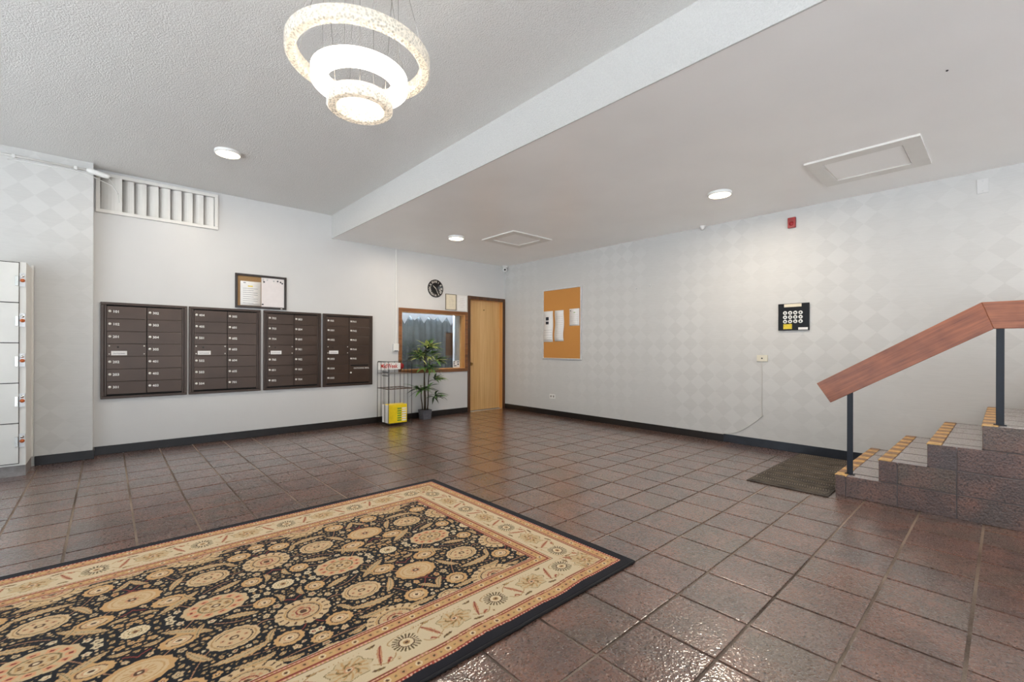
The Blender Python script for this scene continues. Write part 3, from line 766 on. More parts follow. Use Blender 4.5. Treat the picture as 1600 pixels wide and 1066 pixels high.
# booklets standing in the rack
for k in range(6):
    y0 = RY0 + 0.012 + k * 0.036; hh = 0.272 - 0.004 * (k % 3)
    b = thing('booklet', 'yellow free booklet with green print at the front of the wire rack' if k == 0 else 'yellow booklet standing behind the front one in the wire rack', 'booklet', (3.19, y0, 0.037), 'free booklets behind the front one' if k else None)
    MB().box(RX0 + 0.012, y0 + 0.001, 0.037, RX0 + 0.305, y0 + 0.033, 0.037 + hh - 0.002).build('pages', 'paper', b)
    MB().box(RX0 + 0.0125, y0, 0.037, RX0 + 0.306, y0 + 0.001, 0.037 + hh).box(RX0 + 0.0125, y0 + 0.033, 0.037, RX0 + 0.306, y0 + 0.034, 0.037 + hh).box(RX0 + 0.3055, y0, 0.037, RX0 + 0.3065, y0 + 0.034, 0.037 + hh).build('cover', 'yellow', b)
    if k == 0:
        g = MB(); w_ = MB()
        for r in range(6):
            z = 0.06 + r * 0.035
            g.box(RX0 + 0.15, y0 - 0.001, z, RX0 + 0.215, y0, z + 0.022); w_.box(RX0 + 0.225, y0 - 0.001, z, RX0 + 0.295, y0, z + 0.020)
        g.build('print', 'ink_green', b); w_.build('print', 'paper', b)

# ------------------------------------------------------------------ potted palm
PXc, PYc = 3.815, 6.31
pl = thing('potted_palm', 'potted bamboo palm in a grey pot under the office window', 'plant', (PXc, PYc, 0))
pm = MB()
def sqring(w, z): return [(PXc - w, PYc - w, z), (PXc + w, PYc - w, z), (PXc + w, PYc + w, z), (PXc - w, PYc + w, z)]
rings = [sqring(0.07, 0), sqring(0.082, 0.155), sqring(0.072, 0.155), sqring(0.07, 0.13)]
vs = [p for r in rings for p in r]; fs = [(3, 2, 1, 0)]
for i in range(3):
    for k in range(4): fs.append((i * 4 + k, i * 4 + (k + 1) % 4, i * 4 + 4 + (k + 1) % 4, i * 4 + 4 + k))
pm.add(vs, fs).build('pot', 'pot', pl, 0.006)
MB().add(sqring(0.071, 0.135), [(0, 1, 2, 3)]).build('soil', 'soil', pl)
stems = [((-0.015, 0.0), (-0.02, -0.01), 1.02), ((0.012, 0.012), (0.0, 0.02), 1.12), ((0.035, -0.012), (0.075, -0.02), 1.00), ((-0.04, 0.015), (-0.07, 0.02), 0.55)]
tips = []
for (a, b, h) in stems:
    pts = [(PXc + a[0] + (b[0] - a[0]) * t + 0.006 * math.sin(t * 9), PYc + a[1] + (b[1] - a[1]) * t, 0.13 + (h - 0.13) * t) for t in [k / 8 for k in range(9)]]
    MB().tube(pts, [0.0105 - 0.004 * k / 8 for k in range(9)], 8).build('stem', 'stem', pl); tips.append(pts)
def leaf_mesh(mat):
    N = 7; vs, fs = [], []
    for k in range(N + 1):
        t = k / N; w = 0.085 * (math.sin(PI * min(1, t * 1.0) ** 0.75) if t < 1 else 0) ; z = -0.32 * t * t
        x = t * (1 - 0.06 * t)
        vs += [(x, -w, z + 0.02 * w / 0.085), (x, 0, z - 0.01), (x, w, z + 0.02 * w / 0.085)]
    for k in range(N):
        for j in range(2): a = k * 3 + j; fs.append((a, a + 3, a + 4, a + 1))
    return MB().add(vs, fs, True).mesh('leaf', mat)
LM = [leaf_mesh('leaf_a'), leaf_mesh('leaf_b'), leaf_mesh('leaf_c')]
rnd = random.Random(11)
def fan(base, direction, n, ln, pool, stalk=0.08):
    base = Vector(base); d = Vector(direction).normalized(); hub = base + d * stalk
    MB().tube([base, base + d * stalk * 0.5 + Vector((0, 0, 0.01)), hub], 0.0022, 5).build('leaf_stalk', 'stem', pl)
    az = math.atan2(d.y, d.x)
    for k in range(n):
        a = az + (k / (n - 1) - 0.5) * 2.9 + rnd.uniform(-0.12, 0.12); el = rnd.uniform(-0.2, 0.75) + d.z * 0.4
        L = ln * rnd.uniform(0.8, 1.15)
        # keep leaves off the wall and the rack
        v = Vector((math.cos(a) * math.cos(el), math.sin(a) * math.cos(el), 0)) * L + hub
        if v.y > YB - 0.03: a = -a; 
        v = Vector((math.cos(a) * math.cos(el), math.sin(a) * math.cos(el), 0)) * L + hub
        if v.x < RX1 + 0.03 and v.z < 2: a = PI - a
        o = link_mesh('leaf', LM[pool[rnd.randrange(len(pool))]], hub, pl)
        o.rotation_euler = (rnd.uniform(-0.4, 0.4), -el, a); o.scale = (L, L * 0.95, L)
for hgt, st, dirs, pool in ((1.10, 1, [(1, -.6, .9), (.6, -1, .9), (-.3, -1, 1.0)], [1, 1, 0]), (1.02, 1, [(-.3, -1, .5), (-1, -.5, .3), (1, -.3, .3), (0.2, -.4, 1)], [2, 0, 2, 0]),
                        (0.98, 0, [(-1, -.5, .5), (-.7, -1, .4), (.4, -1, .2), (-1, .1, .6), (-1, -.3, .0)], [1, 0, 1, 2]), (0.92, 2, [(1, -.5, .3), (.7, -1, 0.2), (1, .0, .1)], [0, 0, 2, 1]),
                        (0.84, 0, [(-.6, -.9, -.1), (.5, -1, -.1), (.1, -1, .1)], [2, 0, 0]), (0.60, 2, [(1, -.6, .5), (1, -.9, .3)], [0, 1, 2]),
                        (0.48, 3, [(-1, -.5, .2), (-.5, -1, 0), (.3, -1, .2)], [0, 2, 0]), (0.38, 2, [(.9, -.6, .1), (.4, -1, -.2)], [2, 0])):
    pts = tips[st]; t = min(1, (hgt - 0.13) / (pts[-1][2] - 0.13)); k = min(7, int(t * 8)); f = t * 8 - k
    b = Vector(pts[k]).lerp(Vector(pts[k + 1]), min(1, f))
    for d in dirs: fan(b, d, 10, 0.215, pool, 0.11)

# ------------------------------------------------------------------ right wall fittings
cb = thing('cork_board', 'cork board in an aluminium frame on the papered wall', 'cork board', (XR, 5.02, 0.96))
def frame_x(y0, y1, z0, z1, w, xa, xb):
    return (MB().box(xa, y0, z1 - w, xb, y1, z1), MB().box(xa, y0, z0, xb, y1, z0 + w), MB().box(xa, y0, z0 + w, xb, y0 + w, z1 - w), MB().box(xa, y1 - w, z0 + w, xb, y1, z1 - w))
for m in frame_x(4.588, 5.450, 0.962, 2.165, 0.022, XR - 0.02, XR): m.build('frame_rail', 'aluminium', cb, 0.002)
MB().box(XR - 0.009, 4.61, 0.984, XR, 5.428, 2.143).build('cork_panel', 'cork', cb)
body = lambda n, a=0.1: [(a, 0.06 + k * 0.8 / n, 0.8 - 0.25 * ((k * 5) % 4 == 1), 0.006) for k in range(n)]
def cork_xz(px0, px1): return None
notice('paper_notice', 'long white notice with two dark photographs pinned to the cork board', 'paper', 5.205, 5.432, 1.26, 1.79, XR - 0.009,
       {'ink': body(10)[:5], 'ink_dark': [(0.45, 0.555, 0.3, 0.11), (0.45, 0.70, 0.3, 0.11)]}, 'x', curl=0.008)
notice('paper_notice', 'long plain white notice on the middle of the cork board', 'paper', 4.96, 5.16, 1.27, 1.79, XR - 0.009, {'paper_ink': body(12)}, 'x', curl=0.012)
notice('paper_notice', 'single white letter with a small emblem near the cork board edge', 'paper', 4.63, 4.84, 1.52, 1.80, XR - 0.009,
       {'ink': body(7)[:6], 'ink_dark': [(0.84, 0.86, 0.07, 0.06)], 'ink_green': [(0.42, 0.76, 0.16, 0.04)]}, 'x')

kp = thing('entry_panel', 'black entry keypad with twelve white round buttons on the papered wall', 'keypad', (XR, 1.587, 1.357))
KY0, KY1, KZ0, KZ1 = 1.437, 1.738, 1.357, 1.657
MB().box(XR - 0.022, KY0, KZ0, XR, KY1, KZ1).build('plate', 'black_gloss', kp, 0.003)
for r in range(3):
    for c in range(4):
        y = KY1 - 0.070 - c * 0.0505; z = 1.552 - r * 0.048
        b = MB().lathe([(0.008, 0.004), (0.010, 0.006), (0.020, 0.006), (0.021, 0)], (XR - 0.022, y, z), 'x', 20).build('button', 'white_plastic', kp)
        MB().lathe([(0, 0.003), (0.009, 0.003), (0.009, 0)], (XR - 0.022, y, z), 'x', 14).build('button_core', 'ink_dark', b)
MB().box(XR - 0.0235, 1.508, 1.618, XR - 0.022, 1.678, 1.652).build('label_strip', 'paper_cream', kp)
MB().box(XR - 0.024, 1.60, 1.372, XR - 0.022, 1.685, 1.428).build('yellow_sticker', 'sticker_yellow', kp)
MB().box(XR - 0.0235, 1.447, 1.362, XR - 0.022, 1.538, 1.388).build('white_sticker', 'paper', kp)

jk = thing('phone_jack', 'cream phone jack with a cord down the papered wall', 'wall jack', (XR, 1.91, 1.0))
MB().box(XR - 0.012, 1.85, 1.003, XR, 1.967, 1.077).build('plate', 'beige_plastic', jk, 0.003)
MB().box(XR - 0.0135, 1.902, 1.032, XR - 0.012, 1.918, 1.047).build('socket', 'ink_dark', jk)
M['wire_cord'] = simple('wire_cord', (196, 193, 186), 0.5, var=0.02)
MB().tube([(XR - 0.006, 1.911, 1.003), (XR - 0.004, 1.909, 0.8), (XR - 0.004, 1.912, 0.5), (XR - 0.004, 1.908, 0.372), (XR - 0.004, 1.95, 0.32), (XR - 0.004, 2.03, 0.25),
           (XR - 0.004, 2.14, 0.165), (XR - 0.006, 2.24, 0.118), (XR - 0.016, 2.36, 0.097), (XR - 0.016, 2.6, 0.092)], 0.0032, 6).build('cord', 'wire_cord', jk)
MB().box(XR - 0.010, 1.900, 0.362, XR, 1.918, 0.380).build('cord_clip', 'wire_cord', jk)

al = thing('fire_alarm', 'small red fire alarm under the lowered ceiling', 'alarm', (XR, 1.605, 2.5))
MB().box(XR - 0.03, 1.568, 2.500, XR, 1.644, 2.615).build('box', 'red_box', al, 0.004)
MB().lathe([(0, 0.012), (0.018, 0.010), (0.024, 0.004), (0.024, 0)], (XR - 0.03, 1.606, 2.545), 'x', 18).build('sounder', 'red_box', al)
bp = thing('blank_plate', 'white blank cover plate high on the papered wall', 'wall plate', (XR, 0.14, 2.515))
MB().box(XR - 0.008, 0.104, 2.515, XR, 0.176, 2.640).build('cover', 'paint_wall', bp, 0.002)
MB().lathe([(0, 0.002), (0.004, 0.002), (0.004, 0)], (XR - 0.008, 0.14, 2.62), 'x', 10).build('screw', 'aluminium', bp)
MB().lathe([(0, 0.002), (0.004, 0.002), (0.004, 0)], (XR - 0.008, 0.14, 2.535), 'x', 10).build('screw', 'aluminium', bp)
ot = thing('wall_outlet', 'white wall outlet low under the cork board', 'outlet', (XR, 5.22, 0.30))
MB().box(XR - 0.008, 5.16, 0.288, XR, 5.29, 0.362).build('cover', 'white_plastic', ot, 0.002)
for y in (5.195, 5.255): MB().box(XR - 0.010, y - 0.016, 0.308, XR - 0.008, y + 0.016, 0.342).build('socket', 'locker_edge', ot, 0.001)
for y, z in ((3.59, 2.02), (3.37, 2.04)):
    tag(MB().lathe([(0, 0.012), (0.007, 0.012), (0.007, 0.004), (0.012, 0.003), (0.012, 0)], (XR, y, z), 'x', 10).build('wall_anchor', 'aluminium'), 'small metal anchor left in the papered wall past the cork board', 'anchor', 'wall anchors')
dt = thing('motion_detector', 'small white detector where the lowered ceiling meets the papered wall', 'detector', (XR - 0.05, 2.6, ZS))
MB().lathe([(0, 0), (0.035, 0), (0.035, -0.012), (0, -0.012)], (XR - 0.05, 2.6, ZS), 'z', 18).build('base', 'white_plastic', dt)
MB().lathe([(0.03, -0.012), (0.029, -0.03), (0.018, -0.045), (0, -0.05)], (XR - 0.05, 2.6, ZS), 'z', 18).build('dome', 'white_plastic', dt)

# ------------------------------------------------------------------ ceiling fittings
def hatch(label, x0, x1, y0, y1, ix0, ix1, iy0, iy1):
    h = thing('access_hatch', label, 'access panel', ((x0 + x1) / 2, (y0 + y1) / 2, ZS))
    panel(MB(), 'z', ZS - 0.016, ZS, x0, x1, y0, y1, [(ix0, ix1, iy0, iy1)]).build('flange', 'paint_trim', h)
    MB().box(ix0 + 0.006, iy0 + 0.006, ZS - 0.008, ix1 - 0.006, iy1 - 0.006, ZS).build('panel', 'paint_ceiling', h)
hatch('square white access hatch in the lowered ceiling near the corner camera', 3.985, 4.72, 4.37, 5.055, 4.10, 4.60, 4.48, 4.94)
hatch('square white access hatch in the lowered ceiling beside the stairs', 4.355, 5.09, 0.42, 1.15, 4.47, 4.97, 0.53, 1.045)
def downlight(x, y, z, label, r=0.112, e=15):
    t_ = thing('ceiling_light', label, 'ceiling light', (x, y, z))
    MB().lathe([(r, 0), (r, -0.022), (r - 0.006, -0.028), (r - 0.012, -0.028), (r - 0.012, -0.02)], (x, y, z), 'z', 36).build('rim', 'white_plastic', t_)
    MB().lathe([(r - 0.012, -0.024), (r * 0.5, -0.027), (0, -0.028)], (x, y, z), 'z', 36).build('diffuser', 'lamp_disc', t_)
    l = bpy.data.lights.new('disc_light', 'AREA'); l.shape = 'DISK'; l.size = r * 1.7; l.energy = e; l.color = (1.0, 0.88, 0.72)
    lo = bpy.data.objects.new('disc_light', l); COL.objects.link(lo); lo.location = (0, 0, -0.034); lo.parent = t_
downlight(3.64, 5.20, ZS, 'warm round ceiling light on the lowered ceiling beside the access hatch near the corner')
downlight(4.55, 1.93, ZS, 'warm round ceiling light on the lowered ceiling near the stairs')
downlight(0.86, 5.05, ZU, 'warm round ceiling light on the raised ceiling before the louvre')
downlight(4.12, -0.32, ZS, 'added warm round ceiling light over the stairs, out of view', e=10)  # extra unseen lamp, added for glare on the floor tiles

hk = thing('ceiling_hook', 'tiny dark screw hook in the lowered ceiling before the stairs hatch', 'hook', (3.484, 0.225, ZS))
MB().lathe([(0, 0), (0.006, 0), (0.006, -0.003), (0, -0.003)], (3.484, 0.225, ZS), 'z', 12).build('collar', 'black_metal', hk)
MB().tube([(3.484, 0.225, ZS), (3.484, 0.225, ZS - 0.005), (3.486, 0.225, ZS - 0.007), (3.488, 0.225, ZS - 0.005)], 0.0015, 6).build('shank', 'black_metal', hk)
# chandelier: three lit acrylic rings
HX, HY = 0.895, 2.076
ch = thing('ring_chandelier', 'three tier ring chandelier of lit bubbled acrylic on thin wires', 'chandelier', (HX, HY, ZU))
MB().lathe([(0, 0), (0.2, 0), (0.2, -0.02), (0.19, -0.025), (0, -0.025)], (HX, HY, ZU), 'z', 40).build('canopy', 'chrome', ch)
def ring(R, r, z, h, m_out, m_face, m_in):
    rb = MB().lathe([(R, z + h), (R, z + 0.006), (R - 0.006, z)], (HX, HY, 0), 'z', 120).build('ring_side', m_out, ch)
    # ridged underside
    pr = []
    for k in range(9):
        t = k / 8; pr.append((R - 0.006 - t * (R - r - 0.012), z - (0.003 if k % 2 else 0)))
    MB().lathe(pr, (HX, HY, 0), 'z', 120).build('ring_face', m_face, ch)
    MB().lathe([(r + 0.006, z), (r, z + 0.006), (r, z + h)], (HX, HY, 0), 'z', 120).build('ring_inside', m_in, ch)
    MB().lathe([(R, z + h), (R - 0.01, z + h + 0.004), (r + 0.01, z + h + 0.004), (r, z + h)], (HX, HY, 0), 'z', 120).build('ring_top', 'chrome', ch)
ring(0.327, 0.279, 2.496, 0.054, 'crystal_dim', 'crystal_mid', 'crystal_dim')
ring(0.219, 0.149, 2.394, 0.058, 'led_bright', 'led_bright', 'led_bright')
ring(0.150, 0.104, 2.288, 0.056, 'crystal_mid', 'crystal_mid', 'crystal_mid')
for R, z, n, ph in ((0.303, 2.552, 6, 0.3), (0.185, 2.454, 4, 0.8), (0.127, 2.346, 3, 0.1)):
    for k in range(n):
        a = ph + 2 * PI * k / n
        MB().tube([(HX + R * math.cos(a), HY + R * math.sin(a), z), (HX + 0.18 * math.cos(a), HY + 0.18 * math.sin(a), ZU - 0.02)], 0.0011, 5).build('wire', 'wire_steel', ch)

# ------------------------------------------------------------------ stairs
st = thing('staircase', 'brown tiled staircase rising along the papered wall', 'stairs', (5.0, 0.3, 0))
RISE, RUN, NSTEP = 0.163, 0.267, 6
X0s, X1s = STX + 0.0025, XR
prof = [(STY - 0.01, 0)]
for k in range(NSTEP): prof += [(STY - 0.01 - k * RUN, (k + 1) * RISE - 0.003), (STY - 0.01 - (k + 1) * RUN, (k + 1) * RISE - 0.003)]
yb_ = prof[-1][0] - 1.2
prof[-1] = (yb_, prof[-1][1]); prof.append((yb_, 0))
MB().prism(prof, X0s, X1s, 'x').build('core', 'stair_mortar', st)
g = 0.007
# side cladding: courses of tiles, joints every tile length
joints = [STY, 0.84, 0.532, 0.224, -0.085, -0.394, -0.70, -1.0, -1.35, -1.7]
for c in range(NSTEP):
    ytop = STY - c * RUN
    js = [ytop] + [j for j in joints if j < ytop - 0.03]
    for k in range(len(js) - 1):
        z0, z1 = c * RISE + (0.0 if c == 0 else g / 2), (c + 1) * RISE - g / 2
        MB().box(STX, js[k + 1] + g / 2, z0, STX + 0.012, js[k] - (g / 2 if k else 0), z1).build('side_tile', 'quarry_tile_side', st, 0.002, 1)
# treads, risers and ridged nosing pieces
xj = [STX] + [STX + 0.115 + 0.3083 * k for k in range(5)] + [XR]
NW = 0.072
for k in range(NSTEP):
    yt = STY - k * RUN; z = (k + 1) * RISE; yb2 = yt - RUN if k < NSTEP - 1 else yb_
    for i in range(len(xj) - 1):
        MB().box(xj[i] + (0.0105 if i else 0.002), yb2 + 0.001, z - 0.012, xj[i + 1] - 0.0105, yt - NW - g / 2, z).build('tread_tile', 'quarry_tile_worn_sheen', st, 0.002, 1)
        MB().box(xj[i] + g / 2, yt - 0.012, z - RISE + 0.002, xj[i + 1] - g / 2, yt, z - 0.013).build('riser_tile', 'quarry_tile_side', st, 0.002, 1)
    for xx in xj[1:-1]: MB().box(xx - 0.0105, yb2 + 0.001, z - 0.006, xx + 0.0105, yt - NW - g / 2, z - 0.0008).build('tread_joint', 'tread_joint', st)
    n = 14; wn = (XR - STX) / n
    for i in range(n):
        MB().box(STX + i * wn + 0.0015, yt - NW, z - 0.012, STX + (i + 1) * wn - 0.0015, yt + 0.004, z + 0.001).build('nosing_tile', ('nosing_gold', 'nosing_brown')[i % 2], st, 0.003, 1)

# handrail
HXc = 4.35
A, B_ = (1.047, 0.867), (0.952, 0.718)
C_, D_ = (0.111, 1.466), (0.055, 1.287)
E_, F_ = (-1.9, 1.466), (-1.9, 1.287)
hr = thing('handrail', 'wide reddish brown wooden handrail on dark steel posts beside the stairs', 'handrail', (HXc, 0.8, RISE))
grain_mat('rail_slope', (116, 60, 36), (162, 92, 58), (0, -(A[0] - C_[0]), C_[1] - A[1]))
grain_mat('rail_flat', (120, 64, 40), (166, 98, 64), (0, -1, 0))
hw = 0.021
MB().prism([A, C_, D_, B_], HXc - hw, HXc + hw, 'x').build('sloping_board', 'rail_slope', hr, 0.003)
MB().prism([C_, E_, F_, D_], HXc - hw, HXc + hw, 'x').build('level_board', 'rail_flat', hr, 0.003)
for y, z0, z1 in ((0.826, RISE, 0.83), (0.026, 4 * RISE, 1.30), (-0.78, 6 * RISE, 1.30)):
    p = MB().box(HXc - 0.007, y - 0.019, z0, HXc + 0.007, y + 0.019, z1).build('post', 'post_paint', hr, 0.002)
    MB().box(HXc - 0.02, y - 0.03, z0, HXc + 0.02, y + 0.03, z0 + 0.006).build('foot_plate', 'post_paint', p)

# ------------------------------------------------------------------ rubber mat at the foot of the stairs
mt = thing('door_mat', 'dark brown ribbed mat at the foot of the stairs', 'mat', (4.9, 1.2, 0))
MX0, MX1, MY0, MY1 = 4.14, 5.63, 0.925, 1.52
MB().box(MX0, MY0, 0, MX1, MY1, 0.008).build('backing', 'rubber_mat', mt, 0.003)
rb = MB()
nx, ny = 16, 30
for i in range(nx):
    for j in range(ny):
        cx = MX0 + 0.03 + (i + 0.5) * (MX1 - MX0 - 0.06) / nx; cy = MY0 + 0.02 + (j + 0.5) * (MY1 - MY0 - 0.04) / ny
        a = 0.5 if i % 2 else -0.5; L_, w_ = 0.040, 0.0035
        dx, dy = math.cos(a) * L_, math.sin(a) * 0.018; px_, py_ = -math.sin(a) * w_, math.cos(a) * w_
        q = [(cx - dx - px_, cy - dy - py_), (cx + dx - px_, cy + dy - py_), (cx + dx + px_, cy + dy + py_), (cx - dx + px_, cy - dy + py_)]
        rb.prism(q, 0.008, 0.0115, 'z')
o = rb.build('ribs', 'rubber_rib', mt); o['kind'] = 'stuff'

#RUG#
# ------------------------------------------------------------------ oriental rug
RGX0, RGX1, RGY0, RGY1 = -0.84, 2.10, 1.337, 3.333
FCX, FCY, PER = 0.63, 2.335, 0.545      # a mirror axis of the field, its middle line, distance between mirror axes
C_NAVY, C_CREAM, C_GOLD, C_TAN, C_RED, C_OLIVE, C_BROWN, C_PALE, C_ROSE = [np.array(c, float) for c in (
    (23, 23, 28), (214, 186, 144), (198, 158, 108), (184, 144, 98), (142, 62, 50), (128, 108, 70), (92, 64, 46), (226, 206, 170), (204, 150, 112))]
class Canvas:
    def __init__(self, u0, u1, v0, v1, res, base):
        self.u = np.arange(u0, u1 + res / 2, res); self.v = np.arange(v0, v1 + res / 2, res); self.res = res
        self.U, self.V = np.meshgrid(self.u, self.v)
        self.c = np.empty(self.U.shape + (3,)); self.c[:] = base
        self.occ = np.zeros(self.U.shape, bool)
    def win(self, cx, cy, r):
        i0 = max(0, int((cy - r - self.v[0]) / self.res)); i1 = min(len(self.v), int((cy + r - self.v[0]) / self.res) + 2)
        j0 = max(0, int((cx - r - self.u[0]) / self.res)); j1 = min(len(self.u), int((cx + r - self.u[0]) / self.res) + 2)
        return (slice(i0, max(i0, i1)), slice(j0, max(j0, j1)))
    def polar(self, cx, cy, rx, ry, rot):
        w = self.win(cx, cy, max(rx, ry) * 1.35); x = self.U[w] - cx; y = self.V[w] - cy
        a = x * math.cos(rot) + y * math.sin(rot); b = -x * math.sin(rot) + y * math.cos(rot)
        return w, np.hypot(a / rx, b / ry), np.arctan2(b / ry, a / rx)
    def put(self, w, m, col, occ=True):
        self.c[w][m] = col
        if occ: self.occ[w] |= m
    def flower(self, cx, cy, rx, ry, n=16, rot=0, amp=0.07, style='s'):
        w, r, th = self.polar(cx, cy, rx, ry, rot); saw = np.abs(((th * n / (2 * PI)) % 1) - 0.5) * 2
        if style == 'white':
            self.put(w, r < 1 + amp * saw, C_PALE); self.put(w, (r > 0.72) & (r < 0.84) & (saw > 0.55), C_TAN); self.put(w, (r > 0.42) & (r < 0.5), C_OLIVE)
            self.put(w, r < 0.3, C_TAN); self.put(w, r < 0.16, C_BROWN)
        elif style == 'round':
            self.put(w, r < 1 + amp * saw, C_CREAM); self.put(w, (r > 0.78) & (r < 0.97) & (saw < 0.26), C_BROWN); self.put(w, (r > 0.66) & (r < 0.72), C_GOLD)
            q = r * 1.0; w2, r2, t2 = self.polar(cx, cy + ry * 0.14 * 0, rx * 0.62, ry * 0.62, rot)
            self.put(w2, (r2 < 1), C_CREAM * 0.97); self.put(w2, (r2 > 0.93) & (r2 < 1.02), C_BROWN)
            s2 = np.abs(((t2 * 9 / (2 * PI)) % 1) - 0.5) * 2
            self.put(w2, (r2 < 0.86) & (s2 > 0.45) & (np.sin(r2 * 22) > -0.2), C_ROSE); self.put(w2, (r2 < 0.5) & (r2 > 0.4), C_RED); self.put(w2, r2 < 0.22, C_BROWN)
        elif style == 'oval':
            self.put(w, r < 1 + amp * saw, C_CREAM); self.put(w, (r > 0.84) & (r < 0.9) , C_TAN)
            self.put(w, (r > 0.70) & (r < 0.76) & (np.abs(th) > 0.35), C_BROWN)
            s2 = np.abs(((th * 6 / (2 * PI)) % 1) - 0.5) * 2
            self.put(w, (r > 0.38) & (r < 0.56) & (s2 > 0.6), C_ROSE); self.put(w, (r > 0.42) & (r < 0.5) & (s2 > 0.82), C_BROWN); self.put(w, r < 0.2, C_BROWN); self.put(w, r < 0.1, C_CREAM)
        elif style == 'leaf':
            self.put(w, r < 1 + amp * saw, C_GOLD * 1.04); self.put(w, (r < 0.84), C_CREAM); self.put(w, (r < 0.72) & (r > 0.66), C_GOLD)
            self.put(w, (r < 0.5) & (np.sin(th * 14) > 0.3), C_GOLD); self.put(w, r < 0.24, C_ROSE); self.put(w, (r < 0.17), C_BROWN); self.put(w, r < 0.07, C_PALE)
        elif style == 'ornate':
            s3 = np.abs(((th * 11 / (2 * PI)) % 1) - 0.5) * 2
            self.put(w, r < 1 + 0.1 * s3, C_CREAM * 0.98); self.put(w, (r > 0.62) & (r < 0.9) & (s3 > 0.35), C_ROSE * 1.08); self.put(w, (r > 0.7) & (r < 0.82) & (s3 > 0.72), C_RED)
            self.put(w, (r > 0.52) & (r < 0.58), C_OLIVE); self.put(w, (r > 0.24) & (r < 0.46) & (np.sin(th * 7) > 0.1), C_GOLD); self.put(w, (r > 0.3) & (r < 0.4) & (np.sin(th * 7) > 0.75), C_BROWN)
            self.put(w, r < 0.16, C_BROWN); self.put(w, r < 0.08, C_PALE)
        else:
            self.put(w, r < 1 + amp * saw, C_GOLD * 1.06); self.put(w, r < 0.72, C_CREAM); self.put(w, (r > 0.62) & (r < 0.72) & (np.abs(th - 0.3) > 0.4), C_BROWN * 1.2)
            self.put(w, (r < 0.40), C_ROSE); self.put(w, (r < 0.33), C_PALE); self.put(w, (r < 0.16), C_BROWN)
    def curve(self, pts):
        P = np.array(pts, float); t = np.linspace(0, 1, 40)[:, None]
        return (1 - t) ** 2 * P[0] + 2 * t * (1 - t) * P[1] + t ** 2 * P[2]
    def near(self, q):
        c = q.mean(0); R = np.max(np.hypot(*(q - c).T)) + 0.04; w = self.win(c[0], c[1], R)
        X = self.U[w][..., None] - q[:, 0]; Y = self.V[w][..., None] - q[:, 1]; d = np.hypot(X, Y); k = d.argmin(-1)
        return w, np.take_along_axis(d, k[..., None], -1)[..., 0], k / (len(q) - 1.0)
    def leaf(self, p0, pm, p1, width, col=None, rib=None, teeth=9):
        q = self.curve((p0, pm, p1)); w, d, t = self.near(q)
        prof = width * np.sin(PI * np.clip(t, 0, 1)) ** 0.7 * (0.72 + 0.4 * ((t * teeth) % 1))
        m = (d < prof) & (t > 0) & (t < 1)
        self.put(w, m, C_GOLD * 1.02 if col is None else col); self.put(w, m & (d < prof * 0.55) , (C_CREAM * 0.92) if col is None else col * 1.08)
        self.put(w, m & (d < self.res * 0.8), C_OLIVE if rib is None else rib)
    def vine(self, p0, pm, p1, wd=0.0026, col=None):
        w, d, t = self.near(self.curve((p0, pm, p1))); self.put(w, d < wd, C_RED if col is None else col)
    def blossom(self, cx, cy, r, k, rot):
        w, rr, th = self.polar(cx, cy, r, r * (0.75 + 0.25 * (k % 2)), rot); pet = 0.72 + 0.3 * np.abs(np.cos(th * 2.5))
        col = (C_CREAM, C_PALE * 0.97, C_GOLD * 1.05, C_CREAM * 0.93)[k % 4]
        self.put(w, rr < pet, col)
        if r > 0.009: self.put(w, rr < 0.36, (C_BROWN, C_RED, C_NAVY)[k % 3]); self.put(w, rr < 0.17, C_PALE)
